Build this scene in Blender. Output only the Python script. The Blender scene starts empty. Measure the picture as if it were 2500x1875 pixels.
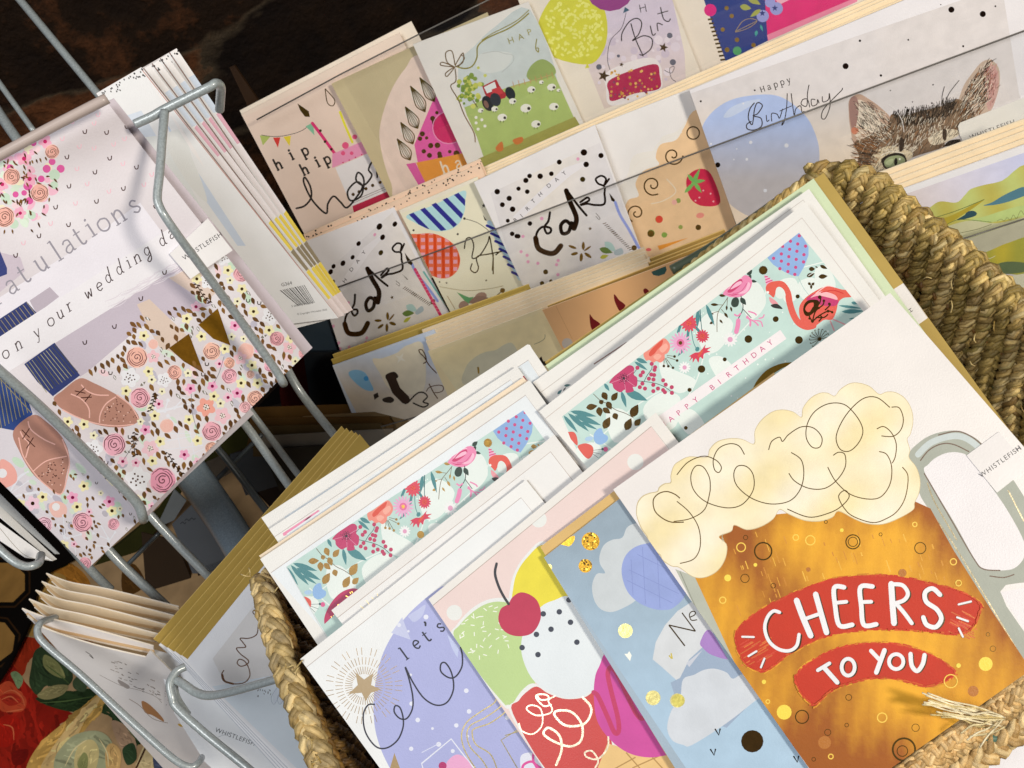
import bpy, math, random
from mathutils import Vector, Matrix
R_ = math.radians
sc = bpy.context.scene
# ------------------------------------------------------------------ camera
F = 1962.0                                # focal length in photo pixels (2500 wide)
PITCH, ROLL = R_(50), R_(30)
C = Vector((0, 0, 0.62))
fwd = Vector((0, math.cos(PITCH), -math.sin(PITCH)))
up0 = Vector((0, math.sin(PITCH), math.cos(PITCH)))
rt0 = Vector((1, 0, 0))
UP = up0*math.cos(ROLL) + rt0*math.sin(ROLL)
RT = rt0*math.cos(ROLL) - up0*math.sin(ROLL)
cam = bpy.data.cameras.new('camera')
cam.lens = F/2500*36; cam.sensor_width = 36; cam.sensor_fit = 'HORIZONTAL'
cam.clip_start = 0.01; cam.clip_end = 50
cam.dof.use_dof = True; cam.dof.focus_distance = 0.40; cam.dof.aperture_fstop = 32
co = bpy.data.objects.new('camera', cam); sc.collection.objects.link(co)
M = Matrix((RT, UP, -fwd)).transposed().to_4x4(); M.translation = C
co.matrix_world = M
sc.camera = co
# ------------------------------------------------------------------ light
w = bpy.data.worlds.new('World'); sc.world = w; w.use_nodes = True
w.node_tree.nodes['Background'].inputs[0].default_value = (0.85, 0.9, 1.0, 1)
w.node_tree.nodes['Background'].inputs[1].default_value = 0.08
def area(name, off, target, power, size, col):
    l = bpy.data.lights.new(name, 'AREA'); l.shape = 'DISK'; l.size = size; l.energy = power; l.color = col
    o = bpy.data.objects.new(name, l); sc.collection.objects.link(o)
    o.location = C + RT*off[0] + UP*off[1] + fwd*off[2]
    t = C + RT*target[0] + UP*target[1] + fwd*target[2]
    o.rotation_euler = (t-o.location).to_track_quat('-Z', 'Y').to_euler()
area('warm_fill_lamp', (0.78, 0.16, -0.72), (0.12, 0.12, 0.60), 14.5, 0.24, (1.0, 0.925, 0.79))  # added warm fill lamp out of view, brightens the card racks
area('cool_fill_lamp', (-0.50, 0.12, -0.62), (-0.12, 0.08, 0.55), 8.2, 0.62, (0.97, 0.98, 0.98))  # added cool fill lamp out of view, lifts the left side
area('room_light', (0.15, -0.45, -0.60), (0.05, 0.10, 0.55), 0.6, 0.35, (1.0, 0.96, 0.9))
sc.view_settings.view_transform = 'Standard'; sc.view_settings.look = 'None'
sc.view_settings.exposure = 0.10; sc.view_settings.gamma = 1
sc.render.engine = 'CYCLES'
try: sc.cycles.transparent_max_bounces = 12
except Exception: pass
# ------------------------------------------------------------------ geometry on planes
FR = {'Z':(0,0,.8848),'S':(0,0,1.0)}
for i, k in enumerate('ABCDEFGHI'):
    FR[k] = ((i%3)*830, (0,620,1245)[i//3], 2.6333)
for k, v in dict(P1=(600,950),P2=(1000,780),P3=(700,1250),P4=(1100,1100),P5=(1700,380),P6=(780,700),P7=(350,950),P8=(0,1150),
                 Q1=(1940,350),Q2=(1940,700),Q4=(560,480),Q5=(1200,560)).items(): FR[k] = (v[0], v[1], 3.95)
FR['Q3'] = (0,1100,5.53)
def ray(u, v): return fwd + RT*((u-1250)/F) - UP*((v-937.5)/F)
class Plane:
    def __init__(s, n, c):
        n = n.normalized() if abs(n.length-1) > 1e-9 else n
        s.n, s.c = n, c
        if s.n.dot(fwd) > 0: s.n, s.c = -s.n, -s.c
    def at(s, u, v, h=0.0):
        d = ray(u, v); t = s.c/s.n.dot(d)
        return C + d*t + s.n*h
    def k(s, f): return Plane(s.n.copy(), s.c*(1+f))
def PL(a, b, c):
    q = [ray(p[0], p[1])*p[2] for p in (a, b, c)]
    n = (q[1]-q[0]).cross(q[2]-q[0]).normalized()
    return Plane(n, n.dot(q[0]))
def lin(c): return c/12.92 if c <= .04045 else ((c+.055)/1.055)**2.4
def hx(h, g=1.0):
    if not isinstance(h, str): return h
    return tuple(min(1, lin(int(h[i:i+2], 16)/255)*g) for i in (0, 2, 4))
def mixc(a, b, t):
    t = max(0, min(1, t)); a = hx(a); b = hx(b)
    return tuple(a[i]*(1-t)+b[i]*t for i in range(3))
def pts(s):
    return [tuple(float(x) for x in p.split(',')) for p in s.split()] if isinstance(s, str) else list(s)
def catmull(p, closed=False, n=6):
    out = []; m = len(p)
    if m < 3: return p
    rng = range(m if closed else m-1)
    for i in rng:
        p0 = p[(i-1) % m] if (closed or i > 0) else p[0]
        p1 = p[i]; p2 = p[(i+1) % m]
        p3 = p[(i+2) % m] if (closed or i+2 < m) else p[-1]
        for j in range(n):
            t = j/n
            out.append(tuple(.5*((2*p1[a])+(-p0[a]+p2[a])*t+(2*p0[a]-5*p1[a]+4*p2[a]-p3[a])*t*t+(-p0[a]+3*p1[a]-3*p2[a]+p3[a])*t**3) for a in (0, 1)))
    if not closed: out.append(p[-1])
    return out
def clip_poly(sub, clip):
    ar = sum(clip[i][0]*clip[(i+1) % len(clip)][1]-clip[(i+1) % len(clip)][0]*clip[i][1] for i in range(len(clip)))
    sg = 1 if ar > 0 else -1
    out = sub
    for i in range(len(clip)):
        a = clip[i]; b = clip[(i+1) % len(clip)]
        if not out: return []
        inp = out; out = []
        def side(p): return sg*((b[0]-a[0])*(p[1]-a[1])-(b[1]-a[1])*(p[0]-a[0]))
        for j in range(len(inp)):
            p = inp[j]; q = inp[(j+1) % len(inp)]; sp = side(p); sq = side(q)
            if sp >= 0: out.append(p)
            if (sp >= 0) != (sq >= 0):
                t = sp/(sp-sq); out.append((p[0]+(q[0]-p[0])*t, p[1]+(q[1]-p[1])*t))
    return out
def inside(p, poly):
    r = False; n = len(poly)
    for i in range(n):
        a = poly[i]; b = poly[i-1]
        if (a[1] > p[1]) != (b[1] > p[1]) and p[0] < (b[0]-a[0])*(p[1]-a[1])/(b[1]-a[1])+a[0]: r = not r
    return r
# ------------------------------------------------------------------ materials
MATS = {}
def nmat(name, rough=.55, metal=0.0, bump=.1, bscale=900, mott=.04, mscale=35, attr=True, col=(.5,.5,.5), spec=.35, col2=None, coat=0):
    m = bpy.data.materials.new(name); m.use_nodes = True
    t = m.node_tree; b = t.nodes['Principled BSDF']; N = t.nodes.new; L = t.links.new
    b.inputs['Roughness'].default_value = rough; b.inputs['Metallic'].default_value = metal
    b.inputs['Specular IOR Level'].default_value = spec
    if coat: b.inputs['Coat Weight'].default_value = coat; b.inputs['Coat Roughness'].default_value = .12
    tc = N('ShaderNodeTexCoord')
    if attr:
        a = N('ShaderNodeAttribute'); a.attribute_name = 'Col'; src = a.outputs['Color']
    else:
        a = N('ShaderNodeRGB'); a.outputs[0].default_value = (*col, 1); src = a.outputs[0]
    nz = N('ShaderNodeTexNoise'); nz.inputs['Scale'].default_value = mscale; nz.inputs['Detail'].default_value = 6
    L(tc.outputs['Object'], nz.inputs['Vector'])
    if col2:
        mx = N('ShaderNodeMix'); mx.data_type = 'RGBA'
        rp = N('ShaderNodeMapRange'); rp.inputs[1].default_value = .38; rp.inputs[2].default_value = .62
        L(nz.outputs[0], rp.inputs[0]); L(rp.outputs[0], mx.inputs[0]); L(src, mx.inputs[6]); mx.inputs[7].default_value = (*col2, 1)
        src = mx.outputs[2]
    mr = N('ShaderNodeMapRange'); mr.inputs[1].default_value = .3; mr.inputs[2].default_value = .7
    mr.inputs[3].default_value = 1-mott; mr.inputs[4].default_value = 1+mott
    L(nz.outputs[0], mr.inputs[0])
    vm = N('ShaderNodeVectorMath'); vm.operation = 'SCALE'; L(src, vm.inputs[0]); L(mr.outputs[0], vm.inputs[3])
    L(vm.outputs[0], b.inputs['Base Color'])
    n2 = N('ShaderNodeTexNoise'); n2.inputs['Scale'].default_value = bscale; n2.inputs['Detail'].default_value = 3
    L(tc.outputs['Object'], n2.inputs['Vector'])
    bp = N('ShaderNodeBump'); bp.inputs['Strength'].default_value = bump; bp.inputs['Distance'].default_value = .0005
    L(n2.outputs[0], bp.inputs['Height']); L(bp.outputs[0], b.inputs['Normal'])
    return m
MATS['p'] = nmat('paper_print', .5, 0, .3, 1500, .035, 40, spec=.45)
MATS['w'] = nmat('watercolour_print', .6, 0, .2, 1100, .05, 120)
MATS['g'] = nmat('gloss_print', .32, 0, .05, 900, .03, 60, spec=.5)
MATS['f'] = nmat('gold_foil', .30, .75, .12, 700, .12, 300)  # many brown tints used with it paint dark reflections into the foil
MATS['e'] = nmat('envelope_paper', .75, 0, .2, 1600, .05, 60, spec=.2)
MATS['m'] = nmat('powder_coated_wire', .34, .1, .15, 1800, .2, 900, spec=.7, coat=.6)
MATS['s'] = nmat('dark_plastic', .35, 0, .05, 600, .1, 30)
MATS['c'] = nmat('cloth', .9, 0, .9, 2600, .16, 45, spec=.1)
MATS['b'] = nmat('seagrass', .48, 0, .8, 1500, .32, 260, spec=.4)
# ------------------------------------------------------------------ tagging
def tag(o, label=None, cat=None, group=None, kind=None):
    if label and len(label.split()) > 16: print('LONGLABEL', len(label.split()), label)
    if label: o['label'] = label
    if cat: o['category'] = cat
    if group: o['group'] = group
    if kind: o['kind'] = kind
    return o
# ------------------------------------------------------------------ sheet with printed artwork
class Sheet:
    def __init__(s, name, outline, plane, col='e8e4e0', th=.0007, mat='p', edge=None, fr='S', bow=0):
        s.name = name; s.pl = plane; s.V = []; s.Cc = []; s.F = []; s.mi = []; s.mk = []; s.h = 0
        s.hm = {}; s.clipp = None; s.fr_ = FR[fr]; s.aff = None; s.bow = bow
        o = [s.tr(p) for p in pts(outline)]
        s.out = o
        n = len(o); i0 = s.addv(o, col, 0); 
        s.face(list(range(i0, i0+n)), mat)
        j0 = s.addv(o, edge or col, -th); e0 = s.addv(o, edge or col, 0)
        s.face(list(range(j0, j0+n))[::-1], mat)
        for i in range(n):
            k = (i+1) % n; s.face([e0+i, e0+k, j0+k, j0+i], mat)
        s.h = 6e-6
    def fr(s, k, aff=None): s.fr_ = FR[k]; return s
    def tr(s, p):
        x = s.fr_[0]+p[0]/s.fr_[2]; y = s.fr_[1]+p[1]/s.fr_[2]
        if s.aff: a = s.aff; return (a[0]*x+a[1]*y+a[2], a[3]*x+a[4]*y+a[5])
        return (x, y)
    def addv(s, P, col, h):
        i0 = len(s.V)
        for q, p in enumerate(P):
            hh = h[q] if isinstance(h, list) else h
            s.V.append(s.pl.at(p[0], p[1], hh))
            cc = col[q] if isinstance(col, list) else hx(col)
            gg = min(GAIN[0], .86/max(max(cc), .01)) if GAIN[0] > 1 else GAIN[0]
            cc = tuple(x*max(gg, .9 if GAIN[0] > 1 else 0) for x in cc)
            s.Cc.append((*cc, 1))
        return i0
    def face(s, idx, mat):
        if mat not in s.mk: s.mk.append(mat)
        s.F.append(idx); s.mi.append(s.mk.index(mat))
    def clip(s, P=None): s.clipp = [s.tr(p) for p in pts(P)] if P else None; return s
    def cells(s, P):
        xs = [p[0] for p in P]; ys = [p[1] for p in P]
        return [(i, j) for i in range(int(min(xs)//6), int(max(xs)//6)+1) for j in range(int(min(ys)//6), int(max(ys)//6)+1)]
    def lift(s, Ps, extra=0):
        cs = set()
        for P in Ps: cs.update(s.cells(P))
        g = s.hm.get; h = max((g(c, 0) for c in cs), default=0)+1
        for c in cs: s.hm[c] = h
        return 6e-6+h*LAY
    def raw(s, P, col, mat='p', h=None):            # P already in photo px
        if s.clipp is not None: P = clip_poly(P, s.clipp)
        P = clip_poly(P, s.out) if len(s.out) == 4 else P
        if len(P) < 3: return
        if h is None: h = s.lift([P])
        s.face(list(range(s.addv(P, col, h), len(s.V))), mat)
    def poly(s, P, col, mat='p'): s.raw([s.tr(p) for p in pts(P)], col, mat); return s
    def blob(s, P, col, mat='p', n=5): s.raw([s.tr(p) for p in catmull(pts(P), True, n)], col, mat); return s
    def grad(s, P, fn, mat='p', nx=22, smooth=False):
        P = pts(P)
        if smooth: P = catmull(P, True, 5)
        P = [s.tr(p) for p in P]
        if s.clipp is not None: P = clip_poly(P, s.clipp)
        if len(s.out) == 4: P = clip_poly(P, s.out)
        if len(P) < 3: return s
        xs = [p[0] for p in P]; ys = [p[1] for p in P]; x0, x1, y0, y1 = min(xs), max(xs), min(ys), max(ys)
        d = (x1-x0)/nx; ny = max(1, int((y1-y0)/d)+1); s.h = s.lift([P])
        for i in range(nx):
            for j in range(ny):
                cell = [(x0+i*d, y0+j*d), (x0+(i+1)*d, y0+j*d), (x0+(i+1)*d, y0+(j+1)*d), (x0+i*d, y0+(j+1)*d)]
                q = clip_poly(P, cell)
                if len(q) >= 3:
                    s.face(list(range(s.addv(q, [hx(fn(*p)) for p in q], s.h), len(s.V))), mat)
        return s
    def line(s, P, w, col, mat='p', smooth=True, taper=False, closed=False, n=6):
        P = pts(P)
        if smooth: P = catmull(P, closed, n)
        if closed: P = P+[P[0]]
        P = [s.tr(p) for p in P]; w = w/s.fr_[2]/2
        if s.aff: w *= math.sqrt(abs(s.aff[0]*s.aff[4]-s.aff[1]*s.aff[3]))
        m = len(P); Lf = []; Rt = []
        for i, p in enumerate(P):
            a = P[max(0, i-1)]; b = P[min(m-1, i+1)]
            dx, dy = b[0]-a[0], b[1]-a[1]; l = math.hypot(dx, dy) or 1
            ww = w*((.35+.65*math.sin(math.pi*i/(m-1))) if taper else 1)
            Lf.append((p[0]-dy/l*ww, p[1]+dx/l*ww)); Rt.append((p[0]+dy/l*ww, p[1]-dx/l*ww))
        h0 = s.lift([[Lf[i], Lf[i+1], Rt[i+1], Rt[i]] for i in range(m-1)])
        for i in range(m-1):
            s.raw([Lf[i], Lf[i+1], Rt[i+1], Rt[i]], col, mat, h0+i*4e-8)
        if w > 2.2:
            for p in (P[0], P[-1]): s.raw([(p[0]+w*.98*math.cos(t*.785), p[1]+w*.98*math.sin(t*.785)) for t in range(8)], col, mat)
        return s
    def ell(s, x, y, rx, ry, ang, col, mat='p', n=16):
        c, q = math.cos(R_(ang)), math.sin(R_(ang))
        P = [(x+rx*math.cos(t)*c-ry*math.sin(t)*q, y+rx*math.cos(t)*q+ry*math.sin(t)*c) for t in (2*math.pi*i/n for i in range(n))]
        s.raw([s.tr(p) for p in P], col, mat); return s
    def disc(s, x, y, r, col, mat='p', n=16): return s.ell(x, y, r, r, 0, col, mat, n)
    def discs(s, P, r, col, mat='p'):
        for p in pts(P): s.disc(p[0], p[1], p[2] if len(p) > 2 else r, col, mat, 10 if r < 12 else 16)
        return s
    def ring(s, x, y, r, w_, col, mat='p', ry=None):
        ry = ry or r
        return s.line([(x+r*math.cos(i*.524), y+ry*math.sin(i*.524)) for i in range(12)], w_, col, mat, True, False, True, 3)
    def leaf(s, x0, y0, x1, y1, wd, col, mat='p'):
        dx, dy = x1-x0, y1-y0
        nx, ny = -dy, dx; l = math.hypot(dx, dy) or 1; nx /= l; ny /= l
        P = [(x0, y0)]
        for t in (.15, .35, .55, .8): P.append((x0+dx*t+nx*wd/2*math.sin(math.pi*t**.8), y0+dy*t+ny*wd/2*math.sin(math.pi*t**.8)))
        P.append((x1, y1))
        for t in (.8, .55, .35, .15): P.append((x0+dx*t-nx*wd/2*math.sin(math.pi*t**.8), y0+dy*t-ny*wd/2*math.sin(math.pi*t**.8)))
        s.raw([s.tr(p) for p in P], col, mat); return s
    def oleaf(s, x, y, L, wd, ang, col, mat='p'):
        c, q = math.cos(R_(ang))*L/2, math.sin(R_(ang))*L/2
        return s.leaf(x-c, y-q, x+c, y+q, wd, col, mat)
    def flower(s, x, y, r, n, col, cc, cr=.25, mat='p', dots=None, rot=0, depth=.32):
        P = []
        for i in range(n*4):
            a = 2*math.pi*i/(n*4)+rot; rr = r*(1-depth*(.5+.5*math.cos(n*(a-rot)))**1.5)
            P.append((x+rr*math.cos(a), y+rr*math.sin(a)))
        s.blob(P, col, mat, 2)
        if cc: s.disc(x, y, r*cr, cc, 'f' if dots is None else 'p')
        if dots:
            for i in range(9):
                a = i*2.4; s.disc(x+r*.09*math.sqrt(i)*1.3*math.cos(a), y+r*.09*math.sqrt(i)*1.3*math.sin(a), r*.07, dots, 'p', 6)
        return s
    def rose(s, x, y, r, col, lc, w_=None):
        s.disc(x, y, r*1.1, mixc(col, 'ffffff', .35), 'p', 14)
        s.blob([(x+r*(1+.07*math.sin(5*a+x))*math.cos(a), y+r*(1+.07*math.sin(4*a+y))*math.sin(a)) for a in (i*.628 for i in range(10))], col, 'p', 3)
        w_ = w_ or r*.085; a0 = (x*7+y) % 6.28
        s.line([(x+r*.36*t/8*math.cos(a0+t*.95), y+r*.36*t/8*math.sin(a0+t*.95)) for t in range(0, 10)], w_, lc, 'p', n=3)
        for k, (f, st, ln) in enumerate(((.56, 0, 4.3), (.56, 4.7, 1.1), (.76, 1.6, 3.9), (.93, .5, 2.2), (.93, 3.2, 2.6))):
            s.line([(x+r*f*(1+.04*math.sin(t*2))*math.cos(a0+st+ln*t/9), y+r*f*(1+.04*math.cos(t*2))*math.sin(a0+st+ln*t/9)) for t in range(10)], w_, lc, 'p', n=2, taper=True)
        return s
    def star(s, x, y, r, col, mat='p', rot=-90, inner=.42, n=5):
        P = [(x+(r if i % 2 == 0 else r*inner)*math.cos(R_(rot+i*180/n)), y+(r if i % 2 == 0 else r*inner)*math.sin(R_(rot+i*180/n))) for i in range(2*n)]
        s.raw([s.tr(p) for p in P], col, mat); return s
    def glyph(s, ch, x, y, size, ang, w_, col, mat='p', slant=0):
        c, q = math.cos(R_(ang)), math.sin(R_(ang))
        for st in GL.get(ch, []):
            P = []
            for a, b in st[1]:
                X = (a-.25+slant*b)*size; Y = -b*size
                P.append((x+X*c-Y*q, y+X*q+Y*c))
            s.line(P, w_*st[0], col, mat, smooth=len(P) > 2, n=4)
        return s
    def word(s, txt, x0, y0, x1, y1, size, w_, col, mat='p', slant=0):
        ang = math.degrees(math.atan2(y1-y0, x1-x0)); n = max(1, len(txt)-1)
        for i, ch in enumerate(txt): s.glyph(ch, x0+(x1-x0)*i/n, y0+(y1-y0)*i/n, size, ang, w_, col, mat, slant)
        return s
    def sans(s, txt, x, y, size, ang, col, mat='p', track=1.0, ys=1.0):
        key = (txt, track)
        if key not in FONTC:
            cu = bpy.data.curves.new('tmp_text', 'FONT'); cu.body = txt; cu.space_character = track; cu.resolution_u = 3
            ob = bpy.data.objects.new('tmp_text', cu); sc.collection.objects.link(ob)
            me = ob.evaluated_get(bpy.context.evaluated_depsgraph_get()).to_mesh()
            FONTC[key] = ([tuple(v.co[:2]) for v in me.vertices], [list(p.vertices) for p in me.polygons])
            bpy.data.objects.remove(ob); bpy.data.curves.remove(cu)
        V, Fc = FONTC[key]; c, q = math.cos(R_(ang))*size, math.sin(R_(ang))*size
        P = [s.tr((x+a*c+b*ys*q, y+a*q-b*ys*c)) for a, b in V]
        s.h = s.lift([P]); i0 = s.addv(P, col, s.h)
        for f in Fc: s.face([i0+i for i in f], mat)
        return s
    def mesh(s):
        me = bpy.data.meshes.new(s.name)
        ctr = sum((s.pl.at(*p) for p in s.out), Vector())/len(s.out)
        me.from_pydata([v-ctr for v in s.V], [], s.F)
        for k in s.mk: me.materials.append(MATS[k])
        me.polygons.foreach_set('material_index', s.mi)
        at = me.color_attributes.new('Col', 'FLOAT_COLOR', 'POINT')
        at.data.foreach_set('color', [x for c in s.Cc for x in c])
        me.update()
        return me, ctr
    def done(s, label=None, cat=None, group=None, parent=None, kind=None):
        me, ctr = s.mesh()
        o = bpy.data.objects.new(s.name, me); sc.collection.objects.link(o)
        if parent: o.parent = parent; o.location = ctr-parent.location
        else: o.location = ctr
        return tag(o, label, cat, group, kind)
GAIN = [1.0]; FONTC = {}; LAY = 2.0e-6
def affine(src, dst):
    import numpy as np
    A = np.array([[x, y, 1] for x, y in src]); bx = np.array([p[0] for p in dst]); by = np.array([p[1] for p in dst])
    a = np.linalg.solve(A, bx); b = np.linalg.solve(A, by)
    return (*a, *b)
# stroke glyphs: (weight, points); x-height .5, ascender .8
GL = {
 'r': [(1,[(.1,0),(.1,.5)]),(.6,[(.0,0),(.22,0)]),(.6,[(.0,.48),(.1,.5)]),(.8,[(.1,.35),(.2,.48),(.32,.47)])],
 'a': [(.8,[(.05,.4),(.15,.5),(.3,.47),(.33,.35),(.33,0)]),(.8,[(.33,.28),(.15,.25),(.04,.12),(.12,0),(.26,.04),(.33,.12)]),(.6,[(.33,0),(.42,.02)])],
 't': [(1,[(.15,.68),(.15,.1),(.25,0),(.34,.05)]),(.6,[(.02,.5),(.32,.5)])],
 'u': [(1,[(.08,.5),(.08,.12),(.2,0),(.34,.1)]),(1,[(.36,.5),(.36,0)]),(.6,[(.0,.5),(.08,.5)]),(.6,[(.36,0),(.44,0)])],
 'l': [(1,[(.2,0),(.2,.82)]),(.6,[(.08,0),(.32,0)]),(.6,[(.08,.8),(.2,.82)])],
 'i': [(1,[(.2,0),(.2,.5)]),(.6,[(.08,0),(.32,0)]),(.6,[(.08,.48),(.2,.5)]),(1.2,[(.19,.68),(.21,.7)])],
 'o': [(.9,[(.25,.5),(.06,.4),(.06,.12),(.25,0),(.44,.12),(.44,.4),(.25,.5)])],
 'n': [(1,[(.06,0),(.06,.5)]),(.6,[(-.04,0),(.16,0)]),(1,[(.06,.36),(.22,.5),(.36,.4),(.36,0)]),(.6,[(.26,0),(.46,0)])],
 's': [(.9,[(.34,.4),(.22,.5),(.08,.42),(.14,.28),(.3,.2),(.34,.08),(.2,0),(.06,.1)])],
 'h': [(1,[(.06,0),(.06,.8)]),(.6,[(-.04,0),(.16,0)]),(1,[(.06,.34),(.22,.48),(.36,.38),(.36,0)]),(.6,[(.26,0),(.46,0)])],
 'p': [(1,[(.06,-.25),(.06,.5)]),(.6,[(-.04,-.25),(.18,-.25)]),(.9,[(.06,.38),(.22,.5),(.4,.38),(.38,.1),(.22,0),(.06,.1)])],
 'y': [(1,[(.04,.5),(.2,.02)]),(.7,[(.38,.5),(.14,-.22),(.0,-.24)])],
 'e': [(.9,[(.06,.26),(.38,.28),(.34,.44),(.2,.5),(.06,.38),(.06,.14),(.2,0),(.36,.08)])],
 'H': [(1,[(.0,0),(.0,.75)]),(1,[(.42,0),(.42,.75)]),(.7,[(.0,.38),(.42,.38)])],
 "'": [(1.2,[(.2,.8),(.22,.74),(.14,.62)])],
 'd': [(.8,[(.34,.35),(.2,.5),(.04,.35),(.06,.1),(.2,0),(.34,.15)]),(1,[(.42,.95),(.34,.3),(.36,.05),(.46,0)])],
 'g': [(.8,[(.34,.38),(.2,.5),(.04,.35),(.06,.12),(.2,.02),(.34,.18)]),(1,[(.36,.5),(.34,-.2),(.16,-.4),(.04,-.25),(.3,-.05)])],
 'w': [(1,[(.0,.5),(.08,.02),(.22,.4),(.32,.02),(.44,.5)])],
}
# ================================================================== setting: table, cloth, wall
TP = Plane(Vector((0,0,1)), -0.62)
def slab(name, P, mat, label=None, cat=None, kind=None, parent=None, col=None):
    me = bpy.data.meshes.new(name); me.from_pydata(P[0], [], P[1]); me.materials.append(mat)
    o = bpy.data.objects.new(name, me); sc.collection.objects.link(o)
    if parent: o.parent = parent
    return tag(o, label, cat, None, kind)
def box3(x0,x1,y0,y1,z0,z1):
    v = [(x,y,z) for x in (x0,x1) for y in (y0,y1) for z in (z0,z1)]
    return v, [(0,1,3,2),(4,6,7,5),(0,4,5,1),(2,3,7,6),(0,2,6,4),(1,5,7,3)]
mt = nmat('dark_wood', .5, 0, .2, 200, .4, 14, False, (.018,.010,.006))
slab('table_top', box3(-1.6,1.6,-.9,.98,-.04,-.003), mt, kind='structure')
# stone wall: irregular dark stones with rough mortar
def wallmat():
    m = bpy.data.materials.new('old_stone_wall'); m.use_nodes = True; t = m.node_tree; b = t.nodes['Principled BSDF']; N = t.nodes.new; L = t.links.new
    tc = N('ShaderNodeTexCoord'); mp = N('ShaderNodeMapping'); mp.inputs['Scale'].default_value = (3.2, 1, 6.5); L(tc.outputs['Object'], mp.inputs[0])
    nz = N('ShaderNodeTexNoise'); nz.inputs['Scale'].default_value = 2.2; nz.inputs['Detail'].default_value = 5; L(mp.outputs[0], nz.inputs['Vector'])
    ad = N('ShaderNodeVectorMath'); ad.operation = 'MULTIPLY_ADD'; L(nz.outputs['Color'], ad.inputs[0]); ad.inputs[1].default_value = (.55,.55,.55); L(mp.outputs[0], ad.inputs[2])
    v = N('ShaderNodeTexVoronoi'); v.feature = 'DISTANCE_TO_EDGE'; v.inputs['Scale'].default_value = 1; L(ad.outputs[0], v.inputs['Vector'])
    v2 = N('ShaderNodeTexVoronoi'); v2.inputs['Scale'].default_value = 1; L(ad.outputs[0], v2.inputs['Vector'])
    n3 = N('ShaderNodeTexNoise'); n3.inputs['Scale'].default_value = 24; n3.inputs['Detail'].default_value = 8; n3.inputs['Roughness'].default_value = .65; L(tc.outputs['Object'], n3.inputs['Vector'])
    cr = N('ShaderNodeValToRGB'); e = cr.color_ramp.elements; e[0].position = .34; e[0].color = (.006,.003,.002,1); e[1].position = .75; e[1].color = (.12,.042,.015,1)
    x = e.new(.55); x.color = (.015,.007,.003,1)
    s_ = N('ShaderNodeMath'); s_.operation = 'MULTIPLY_ADD'; L(v2.outputs['Color'], s_.inputs[0]); s_.inputs[1].default_value = .38; 
    s2 = N('ShaderNodeMath'); s2.operation = 'MULTIPLY'; L(n3.outputs[0], s2.inputs[0]); s2.inputs[1].default_value = .75; L(s2.outputs[0], s_.inputs[2])
    L(s_.outputs[0], cr.inputs[0])
    mx = N('ShaderNodeMix'); mx.data_type = 'RGBA'; r = N('ShaderNodeMapRange'); r.inputs[1].default_value = 0; r.inputs[2].default_value = .035; r.inputs[3].default_value = .45; r.inputs[4].default_value = 0
    L(v.outputs['Distance'], r.inputs[0]); L(r.outputs[0], mx.inputs[0]); L(cr.outputs[0], mx.inputs[6]); mx.inputs[7].default_value = (.11,.08,.05,1); L(mx.outputs[2], b.inputs['Base Color'])
    b.inputs['Roughness'].default_value = .8; b.inputs['Specular IOR Level'].default_value = .15
    bp = N('ShaderNodeBump'); bp.inputs['Strength'].default_value = 1; bp.inputs['Distance'].default_value = .02; L(s_.outputs[0], bp.inputs['Height']); L(bp.outputs[0], b.inputs['Normal'])
    return m
slab('stone_wall', box3(-1.6,1.8,.98,1.12,-.04,1.4), wallmat(), 'dark rough brown stone wall in shadow behind the card racks', 'wall')
# printed tablecloth lying on the table
s = Sheet('tablecloth', '-700,1000 560,1130 900,1500 900,2600 -700,2600', TP, 'b3926a', .0025, 'c')
s.fr('G')
def G(P, c, n=5):
    s.blob(P, c, 'c', n)
    q = pts(P); xs = [a for a, b in q]; ys = [b for a, b in q]; L_ = max(max(xs)-min(xs), max(ys)-min(ys))
    i0 = max(range(len(q)), key=lambda i: math.hypot(q[i][0]-q[0][0], q[i][1]-q[0][1])); ang = math.atan2(q[i0][1]-q[0][1], q[i0][0]-q[0][0]); k = 0
    for _ in range(400):
        if k > L_/9: break
        x, y = crnd.uniform(min(xs), max(xs)), crnd.uniform(min(ys), max(ys)); l = crnd.uniform(.12,.3)*L_; a = ang+crnd.gauss(0,.35)
        e = (x+l*math.cos(a), y+l*math.sin(a))
        if inside((x, y), q) and inside(e, q):
            k += 1; g = crnd.uniform(.6,1.55); cc = tuple(min(.8, v*g) for v in hx(c))
            s.line([(x,y),((x+e[0])/2+crnd.uniform(-.04,.04)*L_,(y+e[1])/2+crnd.uniform(-.04,.04)*L_),e], crnd.uniform(.02,.06)*L_, cc, 'c', taper=True, n=4)
crnd = random.Random(77)
s.fr('P8')
G('400,860 700,900 870,1080 800,1200 500,1150 420,1000','b5772c'); G('380,800 560,820 620,900 480,930 380,880','7c2f16'); G('540,880 640,840 660,900 560,940','3a4423')
G('330,1080 500,980 640,1040 520,1240 400,1400 300,1600 260,1400','b58a45'); G('400,1480 700,1500 900,1659 500,1700','96602e'); G('1180,960 1300,900 1400,1100 1200,1200','5b3c18')
s.fr('G')
G('60,880 120,820 240,830 250,900 180,980 150,1060 60,1110 20,1000','a33016'); G('-20,1060 80,1000 140,1080 230,1180 300,1230 470,1310 460,1340 350,1400 390,1450 330,1540 260,1600 200,1659 100,1760 -100,1760 -100,1200','8e1c10')
G('-20,1150 60,1100 120,1160 170,1220 150,1290 60,1300 0,1280','c04a2c'); G('0,1200 90,1180 140,1230 60,1260','a82c1c'); G('0,1340 110,1330 130,1420 60,1520 -20,1500','a51c10'); G('80,1560 180,1540 160,1620 90,1640','70120c')
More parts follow.
